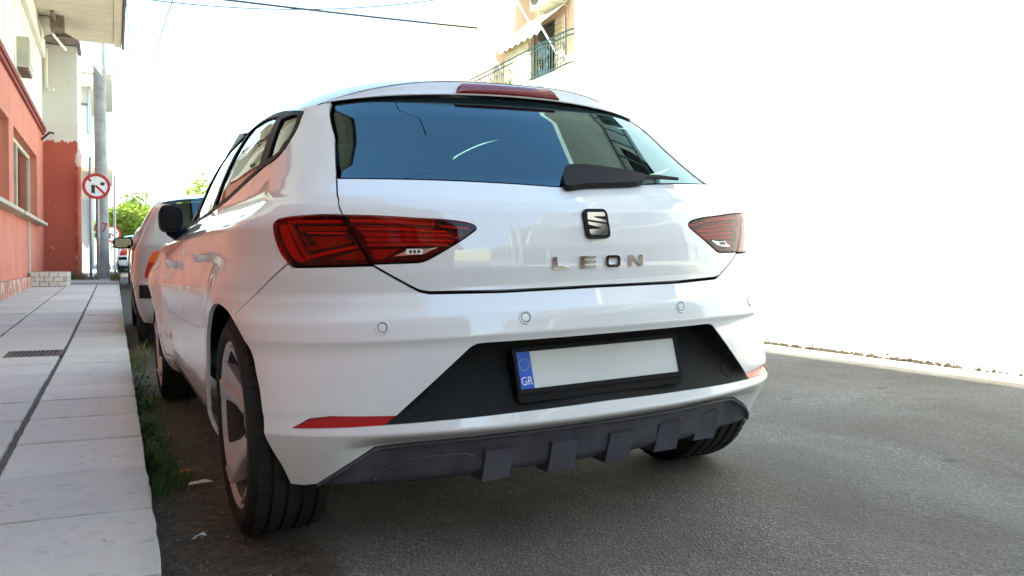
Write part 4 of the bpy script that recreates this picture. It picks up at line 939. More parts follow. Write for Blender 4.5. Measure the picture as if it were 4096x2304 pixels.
# side windows
TOPD = .030
trim = curve([(1.258, 1.243), (1.210, 1.229), (1.176, 1.165), (1.224, 1.099), (1.40, 1.083), (1.489, 1.075), (1.697, 1.058), (2.174, 1.014), (2.616, .989), (3.193, .978), (3.84, .974)], 4) + B.uv(rail(3.20, .97, TOPD, 26))
def sub(y0, y1, lo=.016, hi=.016, tilt0=0, tilt1=0, n=10):
    a = [(y, np.interp(y, [p[0] for p in trimy], [p[1] for p in trimy]) + lo) for y in np.linspace(y0, y1, n)]
    b = [(y, float(B.zt(y)) - TOPD - hi) for y in np.linspace(y1 + tilt1, y0 + tilt0, n)]
    return B.uv(a + b)
trimy = [(float(B.S(u, v)[1]), v) for u, v in [(1.224, 1.099), (1.40, 1.083), (1.489, 1.075), (1.697, 1.058), (2.174, 1.014), (2.616, .989), (3.193, .978), (3.84, .974)]]
g_q = curve([(1.30, 1.236), (1.232, 1.222), (1.206, 1.165), (1.250, 1.113), (1.40, 1.100)], 4) + [(1.490, 1.239)]
g_r = sub(1.00, 1.84, tilt0=.085, tilt1=-.16); g_f = sub(1.925, 3.04, tilt0=-.165, tilt1=-.45)
sidepair('window_trim', trim, gloss_black, holes=[g_q, g_r, g_f], step=.03, off=.001, flange=.006)
for s_ in (1, -1):
    for g in (g_q, g_r, g_f): panel(B, 'side_window', [(s_ * u, v) for u, v in g], side_glass, car, off=-.005, step=.04, flange=0)
# tail lamps: outer half on the body, inner half on the tailgate
def tail_lamp(s, outer):
    pts = LAMP_OUT if outer else [(.784, .9005)] + LAMP_IN
    f = lambda P: [(s * u, v) for u, v in P]
    lens = panel(B, 'tail_lamp_lens', f(pts), lens_red, car, off=.002, ins=.0022, step=.02, flange=.034)
    house = panel(B, 'lamp_housing', f(pts), lamp_dark, lens, off=-.032, ins=.003, step=.03, flange=0)
    def bar(path, w, off, mat, name='light_guide'):
        P = [np.array(p) for p in path]; L, R_ = [], []
        for i, p in enumerate(P):
            t = P[min(i + 1, len(P) - 1)] - P[max(0, i - 1)]; t = t / np.linalg.norm(t); n = np.array((-t[1], t[0])) * w / 2
            if 0 < i < len(P) - 1: n = n * 1.25
            L.append(tuple(p + n)); R_.append(tuple(p - n))
        panel(B, name, f(L + R_[::-1]), mat, lens, off=off, step=.04, flange=.012)
    if outer:
        panel(B, 'light_guide', f(curve([(.995, .886), (.985, .845), (.958, .802), (.925, .785)], 4) + curve([(.87, .7885), (.909, .7895), (.942, .833), (.966, .889)], 4)), lamp_red, lens, off=-.016, step=.04, flange=.012)
        bar([(.786, .889), (.955, .8945)], .007, -.012, lamp_red); bar([(.958, .8945), (.899, .795), (.742, .8215)], .008, -.012, lamp_red)
        bar([(.775, .869), (.925, .871), (.892, .817), (.765, .8375)], .010, -.018, lamp_deep)
        panel(B, 'reflector', f([(.884, .850), (.778, .849), (.778, .836), (.860, .822)]), lamp_deep, lens, off=-.022, step=.03, flange=.008)
        panel(B, 'reflector', f([(.830, .788), (.735, .8115), (.722, .788)]), lamp_deep, lens, off=-.020, step=.03, flange=.008)
        bar([(.775, .857), (.90, .860)], .004, -.020, lamp_red)
    else:
        bar([(.762, .891), (.634, .8855), (.523, .877)], .006, -.012, lamp_red)
        for q in ([(.744, .868), (.607, .863), (.490, .855)], [(.728, .853), (.473, .844)], [(.72, .839), (.474, .832)], [(.716, .825), (.485, .8225)]): bar(q, .0042, -.014, lamp_red)
        for q in ([(.75, .879), (.53, .868)], [(.735, .8605), (.48, .8495)], [(.722, .846), (.48, .838)], [(.718, .832), (.49, .8275)]): bar(q, .006, -.024, lamp_deep)
        bar([(.506, .872), (.424, .8615), (.462, .838)], .004, -.012, lamp_red)
        panel(B, 'reflector', f([(.706, .8125), (.622, .8125), (.672, .787), (.698, .787)]), lamp_deep, lens, off=-.018, step=.03, flange=.008)
        panel(B, 'reversing_light', f([(.640, .794), (.606, .806), (.516, .8135), (.560, .797)]), chrome, lens, off=.0030, step=.03, flange=.002)
        panel(B, 'led_cluster', f([(.606, .8085), (.603, .8115), (.562, .8105), (.559, .807), (.560, .799), (.563, .797), (.604, .798), (.607, .800)]), lamp_white, lens, off=.0042, step=.02, flange=.003)
        for uu in (.594, .5825, .571):
            panel(B, 'led_cluster', f([(uu + .0042 * math.cos(a), .8042 + .0045 * math.sin(a)) for a in np.linspace(0, 2 * PI, 10)[:-1]]), alloy_grey, lens, off=.0052, step=.02, flange=.001, dens=.01)
for s_ in (1, -1):
    tail_lamp(s_, True); tail_lamp(s_, False)
panel(B, 'gap_backing', sym([(0, .98), (.84, .99), (.90, .78), (.80, .60), (0, .60)]), dark_inside, boot, off=-.055, step=.05, flange=0)  # dark sheet added to stop light showing through the panel gaps
# parking sensors
for u_, v_ in ((.668, .619), (.277, .629), (-.275, .629), (-.685, .620)):
    fr = B.frame(u_, v_); bm = bmesh.new()
    R90 = fr @ Matrix.Rotation(-PI / 2, 4, 'Y')
    add_lathe(bm, [(.0180, -.004), (.0180, .0006), (.0158, .0026), (.0128, .0010), (.0122, -.003)], 24, R90)
    sn = obj_bm('parking_sensor', bm, paint, car, smooth=True)
    bm = bmesh.new(); add_lathe(bm, [(.0124, -.0025), (.0108, -.0024), (.0106, .0012), (.0001, .0018)], 24, R90); 
    obj_bm('sensor_eye', bm, paint, sn, smooth=True)
    bm = bmesh.new(); add_lathe(bm, [(.0126, .0012), (.0106, .0012)], 24, R90); obj_bm('sensor_ring', bm, black_plastic, sn)
# model lettering
def letter_polys(ch):
    w, h, t = .050, .033, .0085
    if ch == 'L': return [[(0, 0), (w, 0), (w, t * .8), (t * 1.5, t * .8), (t * 1.5, h), (0, h)]]
    if ch == 'E': return [[(0, 0), (w, 0), (w, t * .75), (t * 1.4, t * .75), (t * 1.4, h / 2 - t * .36), (w, h / 2 - t * .36), (w, h / 2 + t * .36), (t * 1.4, h / 2 + t * .36), (t * 1.4, h - t * .75), (w, h - t * .75), (w, h), (0, h)]]
    if ch == 'N': return [[(0, 0), (t * 1.25, 0), (t * 1.25, h * .68), (w - t * 1.25, 0), (w, 0), (w, h), (w - t * 1.25, h), (w - t * 1.25, h * .32), (t * 1.25, h), (0, h)]]
    return None
def rrect(w, h, r, cx=0, cy=0, n=5):
    P = []
    for qx, qy, a in ((1, 1, 0), (-1, 1, 90), (-1, -1, 180), (1, -1, 270)):
        for k in range(n + 1):
            b = math.radians(a + 90 * k / n); P.append((cx + qx * (w / 2 - r) + r * math.cos(b), cy + qy * (h / 2 - r) + r * math.sin(b)))
    return P
def ring_prism(name, A, Bp, thick, mat, parent, M):
    bm = bmesh.new(); n = len(A)
    a0 = [bm.verts.new((x, y, 0)) for x, y in A]; a1 = [bm.verts.new((x, y, thick)) for x, y in A]; b0 = [bm.verts.new((x, y, 0)) for x, y in Bp]; b1 = [bm.verts.new((x, y, thick)) for x, y in Bp]
    for i in range(n):
        j = (i + 1) % n
        for q in ((a0[i], a0[j], a1[j], a1[i]), (b1[i], b1[j], b0[j], b0[i]), (a1[i], a1[j], b1[j], b1[i])): bm.faces.new(q)
    bmesh.ops.transform(bm, matrix=M, verts=bm.verts[:]); return obj_bm(name, bm, mat, parent, smooth=True)
for ch, u_ in (('L', .1395), ('E', .0445), ('O', -.048), ('N', -.141)):
    fr = B.frame(u_, .7635, .0005) @ Matrix.Translation((-.025, -.0165, 0))
    if ch == 'O': ring_prism('letter_o', rrect(.050, .033, .011, .025, .0165), rrect(.050 - .021, .033 - .0145, .005, .025, .0165), .0055, chrome, boot, fr)
    else: prism('letter_' + ch.lower(), letter_polys(ch)[0], .006, chrome, boot, M=fr, bevel=.0014, seg=2, smooth=True)
# emblem: dark rounded square with a chrome S cut by three slits
fr = B.frame(.004, .8655, .001)
emb = prism('emblem', rrect(.078, .083, .013), .007, black_plastic, boot, M=fr, bevel=.0015, smooth=True)
ew, eh = .060, .065
def E_(P): return [((x - .5) * ew, (.5 - y) * eh) for x, y in P]
EM = fr @ Matrix.Translation((0, 0, .0065))
prism('emblem_mark', E_([(.03, .06), (.08, .01), (.92, .01), (.98, .07), (1, .22), (.40, .19), (.34, .225), (.37, .26), (1, .365), (1, .485), (0, .345)])[::-1], .0035, chrome, emb, M=EM, bevel=.0008, smooth=True)
prism('emblem_mark', E_([(0, .415), (1, .555), (1, .88), (.97, .95), (.90, 1), (.10, 1), (.03, .96), (0, .90), (0, .76), (.62, .755), (.70, .725), (.66, .69), (0, .565)])[::-1], .0035, chrome, emb, M=EM, bevel=.0008, smooth=True)
# number plate and holder
PT = .265
PM = Matrix.Translation((0.002, .1795, .4865)) @ Matrix.Rotation(-PT, 4, 'X') @ Matrix.Rotation(PI / 2, 4, 'X')    # local x right, y up, z towards the rear
plate = prism('number_plate', rrect(.536, .142, .008, 0, -.011), .012, gloss_black, car, M=PM @ Matrix.Translation((0, 0, -.012)), bevel=.002, smooth=True)
ring_prism('plate_frame', rrect(.536, .122, .008, 0, -.001), rrect(.5155, .0985, .002), .0055, gloss_black, plate, PM)
prism('plate_field', [(-.216, -.0485), (.257, -.0485), (.257, .0485), (-.216, .0485)], .0018, white_plate, plate, M=PM)
prism('plate_band', [(-.2575, -.0485), (-.216, -.0485), (-.216, .0485), (-.2575, .0485)], .0020, blue_plate, plate, M=PM)
for k in range(12):
    a = 2 * PI * k / 12; st = []
    for q in range(10):
        r = (.0022 if q % 2 == 0 else .0010); b = PI / 2 + q * PI / 5; st.append((-.2368 + .0150 * math.cos(a) + r * math.cos(b), .0150 + .0150 * math.sin(a) + r * math.sin(b)))
    prism('plate_star', st, .0006, gold, plate, M=PM @ Matrix.Translation((0, 0, .0020)))
def text_mesh(name, body, size, mat, parent, M, thick=.0005, sx=1.0):
    cu = bpy.data.curves.new(name, 'FONT'); cu.body = body; cu.size = size; cu.extrude = thick; cu.align_x = 'CENTER'; cu.align_y = 'CENTER'
    t = bpy.data.objects.new(name, cu); COL.objects.link(t); bpy.context.view_layer.update()
    me = bpy.data.meshes.new_from_object(t.evaluated_get(bpy.context.evaluated_depsgraph_get())); bpy.data.objects.remove(t)
    me.transform(M @ Matrix.Diagonal((sx, 1, 1, 1))); me.materials.clear(); me.materials.append(mat); me.name = name
    return link(bpy.data.objects.new(name, me), parent)
text_mesh('plate_letters', 'GR', .031, white_print, plate, PM @ Matrix.Translation((-.2365, -.0290, .0024)), sx=.82)
# rear wiper
wp = curve([(.040, 1.000), (-.008, 1.030), (-.098, 1.036), (-.231, 1.028), (-.376, 1.013)], 4) + curve([(-.382, 1.005), (-.366, .992), (-.286, .971), (-.038, .961), (.052, .953), (.068, .966), (.040, 1.000)], 4)[:-1]
wiper = panel(B, 'rear_wiper', inset(densify(wp), .005), black_plastic, car, off=.022, step=.02, flange=.018)
def uvtube(name, path, off, r, mat, parent, n=8): return tube(name, [B.S(u, v) + off * B.N(u, v) for u, v in path], r, mat, parent, n)
uvtube('wiper_blade', [(-.30, .995), (-.45, 1.001), (-.566, .998)], .016, [.008, .007, .005], rubber, wiper)
uvtube('wiper_blade', [(-.34, 1.004), (-.45, 1.008), (-.575, 1.001)], .012, [.004, .004, .003], rubber, wiper)
# diffuser with fins
us = np.linspace(-.889, .889, 91)
ztop = np.interp(np.abs(us), [0, .294, .585, .719, .889], [.320, .317, .311, .305, .212]); base = B.S(us, np.maximum(ztop, .30))
taper = np.clip((.889 - np.abs(us)) / .12, 0, 1) ** .6
prof = [(.020, .006), (-.004, -.002), (-.006, -.007), (.006, -.012), (.012, -.020), (.026, -.085), (.036, -.100), (.060, -.116), (.30, -.11)]
V = []; F = []
ends = np.clip((np.abs(us) - .70) / .19, 0, 1)
for dy, dz in prof:
    for k, u in enumerate(us):
        p = B.S(u, float(max(ztop[k], .213))); d = dz if dz > -.02 else dz * (1 - .92 * ends[k])
        V.append((p[0] * (1 - .03 * max(0, dy)), p[1] + dy, ztop[k] + d))
m = len(us)
for i in range(len(prof) - 1):
    for j in range(m - 1): a = i * m + j; F.append((a, a + m, a + m + 1, a + 1))
diff = mesh('diffuser', V, F, grey_plastic, car, smooth=True)
ybase = lambda x: float(B.yr(x, np.interp(abs(x) * 1.12, [0, .294, .585, .719], [.320, .317, .311, .305])))
add_arc = [(-.60, .212), (-.57, .240), (-.52, .262), (-.44, .268), (-.37, .267), (-.345, .255)]
tube('exhaust_rib', [(x, ybase(x) + .0165 + (.27 - z) * .22, z) for x, z in add_arc], .004, grey_plastic, diff, 6)
for x in (-.285, -.095, .095, .285, .475):
    yb = ybase(x); bm = bmesh.new(); w0, w1 = .040, .042
    P = [(x - w0, yb + .004, .274), (x + w0, yb + .004, .274), (x + w1, yb + .034, .186), (x - w1, yb + .034, .186), (x - w0, yb + .05, .290), (x + w0, yb + .05, .290), (x + w1, yb + .20, .190), (x - w1, yb + .20, .190)]
    v = [bm.verts.new(p) for p in P]
    for f in ((0, 3, 2, 1), (4, 5, 6, 7), (0, 4, 7, 3), (1, 2, 6, 5), (3, 7, 6, 2), (0, 1, 5, 4)): bm.faces.new([v[i] for i in f])
    obj_bm('diffuser_fin', bm, grey_plastic, diff, smooth=True, bevel=.007, seg=2)
# underbody and wheel housings
box('underbody', (0, 2.25, .235), (1.40, 3.0, .05), dark_inside, car); box('underbody', (0, .72, .27), (.84, .50, .10), dark_inside, car)
for ax in (.785, 3.421):
    for s_ in (1, -1):
        bm = bmesh.new(); R_ = .372; n = 24
        rows = []
        for k in range(n + 1):
            a = math.radians(4 + 172 * k / n); c = (ax - R_ * math.cos(a), .317 + R_ * math.sin(a))
            rows.append([bm.verts.new((s_ * .80, *c)), bm.verts.new((s_ * .52, *c))])
        for k in range(n): bm.faces.new((rows[k][0], rows[k + 1][0], rows[k + 1][1], rows[k][1]))
        bm.faces.new([r[1] for r in rows]); obj_bm('wheel_housing', bm, dark_inside, car)
# door handles
for s_, ds in ((1, 0), (-1, 1)):
    for door, y0, z0 in ((rdoors[ds], 1.235, .800), (fdoors[ds], 2.30, .776)):
        bm = bmesh.new(); prof = []
        n = 12; L_ = .215
        for k in range(n + 1):
            f = k / n; y = y0 + L_ * f; z = z0 + .012 * f; p = B.S(B.u_at(y, z), z); h = .017 * (1 - .55 * abs(2 * f - 1) ** 3); o_ = .012 + .026 * (1 - (2 * f - 1) ** 4)
            x = -p[0]; ring = [(-(x + o_ + .007), y, z + h * .35), (-(x + o_ + .003), y, z + h), (-(x + o_ - .012), y, z + h * .8), (-(x + o_ - .014), y, z - h * .7), (-(x + o_ + .001), y, z - h), (-(x + o_ + .006), y, z - h * .4)]
            prof.append([bm.verts.new((s_ * q[0], q[1], q[2])) for q in ring])
        for k in range(n):
            for i in range(6): bm.faces.new((prof[k][i], prof[k][(i + 1) % 6], prof[k + 1][(i + 1) % 6], prof[k + 1][i]))
        bm.faces.new(prof[0]); bm.faces.new(prof[-1][::-1])
        for f in (.04, .93):
            y = y0 + L_ * f; p = B.S(B.u_at(y, z0), z0); add_box(bm, (s_ * (p[0] - .012), y, z0 + .004), (.05, .022, .02))
        obj_bm('door_handle', bm, paint, door, smooth=True)
        M_ = B.frame(s_ * B.u_at(y0 + .10, z0 + .006), z0 + .006, .0008)
        prism('handle_recess_shade', rrect(.13, .046, .02), .0012, plain('recess_shade_paint', (.74, .75, .76), .35, Coat_Weight=1.0, Coat_Roughness=.03) if 'recess_shade_paint' not in MATS else MATS['recess_shade_paint'], door, M=M_)  # flat pad in darker paint, standing in for shade behind the handle
# folded door mirrors
for s_, ds in ((1, 0), (-1, 1)):
    bm = bmesh.new(); bmesh.ops.create_uvsphere(bm, u_segments=28, v_segments=16, radius=1)
    for v in bm.verts:
        x, y, z = v.co; f = lambda a, p: math.copysign(abs(a) ** p, a)
        x, y, z = f(x, .62), f(y, .7), f(z, .62)
        if y < 0: y *= .35
        v.co = Vector((s_ * (-.848 + .055 * x), 2.70 + .16 * y + .05 * z * 0, 1.005 + .066 * z - .012 * y))
    mir = obj_bm('door_mirror', bm, black_plastic, fdoors[ds], smooth=True)
    bm = bmesh.new(); add_tube(bm, [(s_ * -.775, 2.80, .935), (s_ * -.815, 2.78, .925), (s_ * -.845, 2.74, .945)], [.035, .032, .03], 12); obj_bm('mirror_foot', bm, gloss_black, mir, smooth=True)
    prism('mirror_glass', rrect(.085, .105, .03), .003, black_plastic, mir, M=Matrix.Translation((s_ * -.848, 2.652, 1.005)) @ Matrix.Rotation(PI / 2, 4, 'X'))
# cabin
box('rear_seat', (0, 1.30, .78), (1.24, .18, .46), dark_inside, car, bevel=.05, seg=3)
for x in (-.36, 0, .36): box('headrest', (x, 1.33, 1.06), (.24, .10, .13), dark_inside, car, bevel=.035, seg=3)
for x in (-.36, .36):
    box('front_seat', (x, 2.22, .84), (.46, .16, .56), dark_inside, car, bevel=.05, seg=3); box('headrest', (x, 2.20, 1.19), (.25, .10, .15), dark_inside, car, bevel=.035, seg=3)
box('parcel_shelf', (0, .86, .955), (1.16, .72, .02), dark_inside, car); box('dashboard', (0, 3.05, .84), (1.36, .45, .24), dark_inside, car, bevel=.05, seg=2)
box('cabin_floor', (0, 2.0, .30), (1.5, 2.6, .04), dark_inside, car)
# wheels
def make_wheel(parent, x, y, s, zc=.317, R=.319, rr=.240):
    w = empty('wheel', (x, y, zc), parent=parent)
    W = .1125
    # tyre: profile (radius, axial); outside = +axial, flipped by s
    def tyre_prof():
        P = [(rr - .004, -W + .02), (rr + .010, -W + .004), (rr + .035, -W - .002), (R - .040, -W + .002), (R - .022, -W + .008), (R - .009, -W + .020), (R - .002, -W + .036)]
        g = [(-.060, .009), (-.020, .011), (.022, .011), (.062, .009)]
        for c, wd in g: P += [(R, c - wd / 2 - .001), (R - .008, c - wd / 2 + .0005), (R - .008, c + wd / 2 - .0005), (R, c + wd / 2 + .001)]
        P += [(R - .002, W - .036), (R - .009, W - .020), (R - .022, W - .008), (R - .032, W - .002), (R - .035, W + .001), (R - .042, W + .0015), (rr + .020, W + .002), (rr + .012, W - .001), (rr + .008, W - .004), (rr - .004, W - .012)]
        return P
    bm = bmesh.new(); add_lathe(bm, tyre_prof(), 72)
    for k in range(60):                                              # sipes across the shoulders, raised ribs between the cuts
        a = 2 * PI * k / 60
        for sd in (-1, 1):
            Mx = Matrix.Rotation(a, 4, 'X') @ Matrix.Translation((sd * .082, 0, R - .0045)) @ Matrix.Rotation(sd * .18, 4, 'Y')
            add_box(bm, (0, 0, 0), (.028, .023, .006), Mx)
        Mx = Matrix.Rotation(a + .05, 4, 'X') @ Matrix.Translation((.042, 0, R - .0005)) @ Matrix.Rotation(.6, 4, 'Z'); add_box(bm, (0, 0, 0), (.030, .018, .003), Mx)
        Mx = Matrix.Rotation(a + .05, 4, 'X') @ Matrix.Translation((-.04, 0, R - .0005)) @ Matrix.Rotation(-.6, 4, 'Z'); add_box(bm, (0, 0, 0), (.030, .018, .003), Mx)
    if s < 0: bmesh.ops.transform(bm, matrix=Matrix.Scale(-1, 4, (1, 0, 0)), verts=bm.verts[:])
    obj_bm('tyre', bm, rubber, w, smooth=True)
    bm = bmesh.new(); add_lathe(bm, [(rr - .006, -.09), (rr - .012, -.085), (rr - .03, -.02), (rr - .026, .06), (rr - .016, .092), (rr - .006, .101), (rr, .104), (rr + .003, .101), (rr + .003, .094)], 64)
    if s < 0: bmesh.ops.transform(bm, matrix=Matrix.Scale(-1, 4, (1, 0, 0)), verts=bm.verts[:])
    obj_bm('rim', bm, alloy_grey, w, smooth=True)
    bm = bmesh.new(); add_lathe(bm, [(rr - .018, .0935), (rr - .006, .1025), (rr, .1055), (rr + .004, .1025), (rr + .004, .094)], 64)
    if s < 0: bmesh.ops.transform(bm, matrix=Matrix.Scale(-1, 4, (1, 0, 0)), verts=bm.verts[:])
    obj_bm('rim_lip', bm, alloy, w, smooth=True)
    for k in range(5):
        a = 2 * PI * k / 5; q = Matrix.Rotation(a, 4, 'X') @ Matrix.Translation((0, 0, .052)); bm = bmesh.new(); add_lathe(bm, [(.0001, .071), (.008, .071), (.010, .068), (.010, .05)], 10, q)
        if s < 0: bmesh.ops.transform(bm, matrix=Matrix.Scale(-1, 4, (1, 0, 0)), verts=bm.verts[:])
        obj_bm('wheel_bolt', bm, alloy_grey, w, smooth=True)
    bm = bmesh.new(); add_lathe(bm, [(.0001, .070), (.030, .071), (.036, .066), (.070, .062), (.076, .048), (.076, -.02)], 40)
    if s < 0: bmesh.ops.transform(bm, matrix=Matrix.Scale(-1, 4, (1, 0, 0)), verts=bm.verts[:])
    obj_bm('hub', bm, alloy, w, smooth=True)
    bm = bmesh.new(); add_lathe(bm, [(.0001, -.01), (.14, -.01), (.15, -.02), (.15, -.035), (.0001, -.035)], 40)
    if s < 0: bmesh.ops.transform(bm, matrix=Matrix.Scale(-1, 4, (1, 0, 0)), verts=bm.verts[:])
    obj_bm('brake_disc', bm, alloy_grey, w, smooth=True)
    for k in range(5):                                               # twisted broad spokes: polished face and dark flank
        a0 = 2 * PI * k / 5 + .35
        bm = bmesh.new(); st = [(.050, .052, .030, 0), (.10, .048, .034, .04), (.15, .050, .048, .10), (.20, .070, .066, .13), (.231, .088, .082, .14)]
        rows = []
        for r, w_, ax_, tw in st:
            a = a0 + tw; row = []
            for e, dep in ((-.5, -.016), (-.42, .0), (-.02, .004), (.06, -.010), (.5, -.006), (.5, -.034), (-.5, -.040)):
                th = a + e * w_ * 1.75 / max(r, .09) ; row.append(bm.verts.new((ax_ + .028 + dep, r * math.cos(th), r * math.sin(th))))
            rows.append(row)
        for i in range(len(rows) - 1):
            for j in range(7): bm.faces.new((rows[i][j], rows[i][(j + 1) % 7], rows[i + 1][(j + 1) % 7], rows[i + 1][j]))
        bm.faces.new(rows[0][::-1]); bm.faces.new(rows[-1])
        if s < 0: bmesh.ops.transform(bm, matrix=Matrix.Scale(-1, 4, (1, 0, 0)), verts=bm.verts[:])
        obj_bm('spoke', bm, alloy, w, smooth=True, bevel=.002)
    return w
wl_ = make_wheel(car, -.770, .785, -1)
for (x, y, s_) in ((-.770, 3.421, -1),):
    c = copy_tree(wl_, car); c.location = (x, y, .317)
wr_ = make_wheel(car, .738, .785, 1)
c = copy_tree(wr_, car); c.location = (.755, 3.421, .317)

# graffiti on the pole
text_mesh('graffiti', '67', .34, graffiti, up, Matrix.Translation((-.05, -.157, 1.28)) @ Matrix.Rotation(PI / 2, 4, 'X'))
# ------------------------------------------------------------------ older silver hatchback parked in front
CITY = dict(HATCH)
CITY.update(Y0C=None, Y0T=[(.15, .16), (.24, .10), (.34, .05), (.44, .02), (.58, .02), (.605, .06), (.70, .075), (.92, .10), (.97, .13), (1.40, .52), (1.5, .6)], AT=[(.15, .16), (.6, .16), (.9, .16), (1.0, .18), (1.5, .2)], BT=[(.15, .1), (1.5, .1)], SH=[(.2, 0), (1.4, 0)],
            XT=[(.15, .70), (.22, .76), (.34, .80), (.50, .815), (.66, .822), (.80, .815), (.90, .80), (.98, .765), (1.1, .72), (1.25, .64), (1.4, .55), (1.5, .48)],
            ZT=[(.3, 1.24), (.7, 1.33), (1.1, 1.38), (1.6, 1.40), (2.1, 1.37), (2.6, 1.22), (3.1, .98), (3.5, .85)], TW=[(.2, .03), (.7, .03), (.95, .04), (1.3, .09), (1.5, .1)], FT=[(.2, .02), (.8, .02), (1.0, .05), (1.4, .04)],
            KT=[(.2, .24), (.7, .24), (1.0, .2), (1.4, .16)], axle=(.62, 3.06), axle_z=.285, arch=.32, flare=(.012, .012), nose=3.62, YC=1.0, YF=2.9)
def small_hatch(loc, paint_m, label, detail=True):
    C = Body(CITY); r = empty('parked_car', loc, label, 'car', 'cars parked along the kerb ahead')
    S2 = lambda n, P, m, **k: (panel(C, n, P, m, r, **k), panel(C, n, [(-u, v) for u, v in P], m, r, **k))
    def arc(ax, R, a0, a1, n=20): return [(ax - R * math.cos(math.radians(a0 + (a1 - a0) * k / n)), .285 + R * math.sin(math.radians(a0 + (a1 - a0) * k / n))) for k in range(n + 1)]
    rl_ = lambda a, b, d, n=12: [(float(y), float(C.zt(y)) - d) for y in np.linspace(a, b, n)]
    LP = C.uv([(.20, .86), (.33, .87), (.335, .76), (.30, .66), (.20, .63)]); LP = [(.50, .86), (.62, .868), (.79, .87), (.835, .858), (.875, .79), (.905, .70), (.915, .66), (.90, .635), (.86, .625), (.52, .625)]
    bump = [(0, .60), (.5, .60), (.86, .61)] + C.uv(arc(.62, .325, 48, -8, 12)) + [(.70, .22), (0, .22)]
    bp = panel(C, 'rear_bumper', sym(bump), paint_m, r, step=.04, vref=(.44, .58, .60), ins=.002)
    panel(C, 'bumper_strip', sym([(0, .575), (.5, .575), (.95, .575), (.965, .46), (.5, .45), (0, .45)]), black_plastic, bp, off=.010, step=.05)
    win_lo = .955
    side = [(.49, .605), (.49, .90), (.53, .97), (.72, 1.14), (.94, 1.30)] + C.uv(rl_(.66, 1.95, .0)) + C.uv(rl_(2.1, 2.85, .0, 6)) + C.uv([(2.95, .93), (3.3, .86), (3.45, .70), (3.45, .40), (3.36, .30)]) + C.uv(arc(3.06, .325, 0, 180, 22)) + C.uv([(2.6, .20), (1.05, .20)]) + C.uv(arc(.62, .325, 180, 49, 20)) + [(.86, .612)]
    q0 = C.uv([(.62, .99), (.95, .985), (.95, 1.25), (.80, 1.24), (.66, 1.10)]); q1 = C.uv([(1.02, .985), (1.62, .97), (1.58, 1.33), (1.02, 1.29)]); q2 = C.uv([(1.70, .968), (2.62, .955), (2.45, 1.14), (2.1, 1.29), (1.66, 1.335)])
    S2('body_side', side, paint_m, holes=[LP, q0, q1, q2], step=.04, ins=.001)
    for s_ in (1, -1):
        for g in (q0, q1, q2): panel(C, 'side_window', [(s_ * u, v) for u, v in g], side_glass, r, off=-.006, step=.06, flange=0)
        lm = panel(C, 'tail_lamp', [(s_ * u, v) for u, v in LP], red_lens2, r, off=.004, step=.03)
        panel(C, 'indicator_lens', [(s_ * u, v) for u, v in [(.505, .855), (.62, .864), (.788, .866), (.831, .855), (.868, .795), (.878, .768), (.505, .768)]], amber, lm, off=.007, step=.03)
    panel(C, 'tailgate', sym([(0, .615), (.485, .615), (.485, .90), (.525, .97), (.60, 1.035), (0, 1.03)]), paint_m, r, step=.05)
    panel(C, 'rear_window', sym([(0, 1.035), (.605, 1.04), (.71, 1.14), (.90, 1.29), (.5, 1.36), (0, 1.39)]), rear_glass, r, off=-.003, step=.05)
    rows = []
    for k in range(14):
        f = k / 13; row = []
        for t in np.linspace(-1, 1, 15):
            y = .52 + .14 * t * t + f * 1.5; xr = float(np.abs(C.S(C.u_at(y, float(C.zt(y))), float(C.zt(y)))[0])); row.append((t * xr, y, float(C.zt(y)) + .06 * (1 - abs(t) ** 3) * (1 - .2 * f)))
        rows.append(row)
    strip_surface('roof', rows, paint_m, r)
    rows = [[(t * (.70 - .16 * f), 2.95 - .92 * f + .1 * (1 - t * t), .93 + .46 * f ** .9 + .03 * (1 - t * t)) for t in np.linspace(-1, 1, 9)] for f in np.linspace(0, 1, 6)]; strip_surface('windscreen', rows, clear_glass, r)
    rows = [[(t * .76, 2.9 + .65 * f + .08 * f * (1 - t * t), .91 - .2 * f ** 1.5 + .04 * (1 - t ** 4)) for t in np.linspace(-1, 1, 9)] for f in np.linspace(0, 1, 6)]; strip_surface('bonnet', rows, paint_m, r)
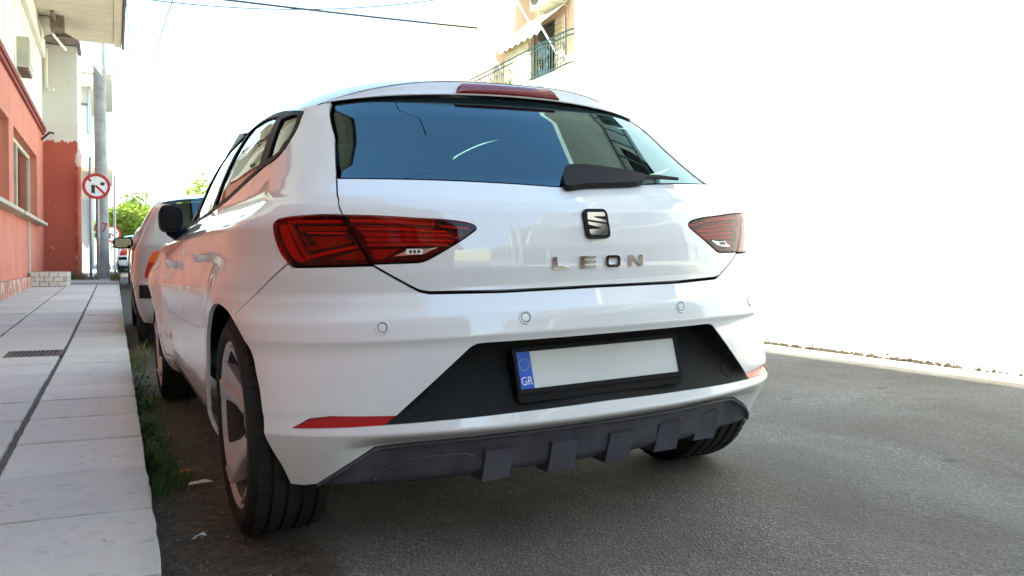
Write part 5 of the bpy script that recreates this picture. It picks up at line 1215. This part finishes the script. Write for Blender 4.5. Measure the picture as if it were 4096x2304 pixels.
    box('cabin_floor', (0, 1.7, .30), (1.4, 2.9, .2), dark_inside, r); box('rear_seat', (0, 1.0, .75), (1.1, .2, .5), dark_inside, r); box('front_bumper', (0, 3.52, .42), (1.3, .12, .42), paint_m, r, bevel=.05, seg=2)
    for s_ in (1, -1):
        bm = bmesh.new(); bmesh.ops.create_uvsphere(bm, u_segments=18, v_segments=12, radius=1)
        for v in bm.verts:
            f = lambda a, p: math.copysign(abs(a) ** p, a); x, y, z = f(v.co.x, .7), f(v.co.y, .8), f(v.co.z, .7)
            v.co = Vector((s_ * (-.86 + .105 * x), 2.42 + (.03 if y < 0 else .08) * y, .99 + .065 * z))
        mr = obj_bm('door_mirror', bm, gloss_black, r, smooth=True); prism('mirror_glass', rrect(.165, .095, .03), .002, side_glass, mr, M=Matrix.Translation((s_ * -.86, 2.388, .99)) @ Matrix.Rotation(PI / 2, 4, 'X'))
        for ay in (.62, 3.06):
            w = empty('wheel', (s_ * .70, ay, .285), parent=r); bm = bmesh.new(); add_lathe(bm, [(.19, -.09), (.27, -.092), (.285, -.07), (.285, .07), (.27, .092), (.20, .094), (.19, .08)], 36)
            if s_ < 0: bmesh.ops.transform(bm, matrix=Matrix.Scale(-1, 4, (1, 0, 0)), verts=bm.verts[:])
            obj_bm('tyre', bm, rubber, w, smooth=True); bm = bmesh.new(); add_lathe(bm, [(.001, .06), (.06, .065), (.15, .05), (.185, .08), (.195, .086)], 30)
            if s_ < 0: bmesh.ops.transform(bm, matrix=Matrix.Scale(-1, 4, (1, 0, 0)), verts=bm.verts[:])
            obj_bm('rim', bm, alloy, w, smooth=True)
            box('wheel_housing', (s_ * .52, ay, .36), (.16, .66, .5), dark_inside, r)
    return r
sc = small_hatch((-.235, 5.95, gz(-.235, 6.3)), paint_silver, 'older silver hatchback with amber and red tail lamp parked ahead of the white car')
sc.rotation_euler = (0, -.038, 0)
w3 = copy_tree(sc); w3.location = (-.10, 18.3, gz(-.1, 20)); w3['label'] = 'grey-white car parked third in the row, mostly hidden by the silver hatchback'
w4 = copy_tree(sc, None, {paint_silver: paint}); w4.location = (-.28, 33.0, gz(-.25, 34)); w4['label'] = 'small distant white car by the kerb beyond the parked cars'
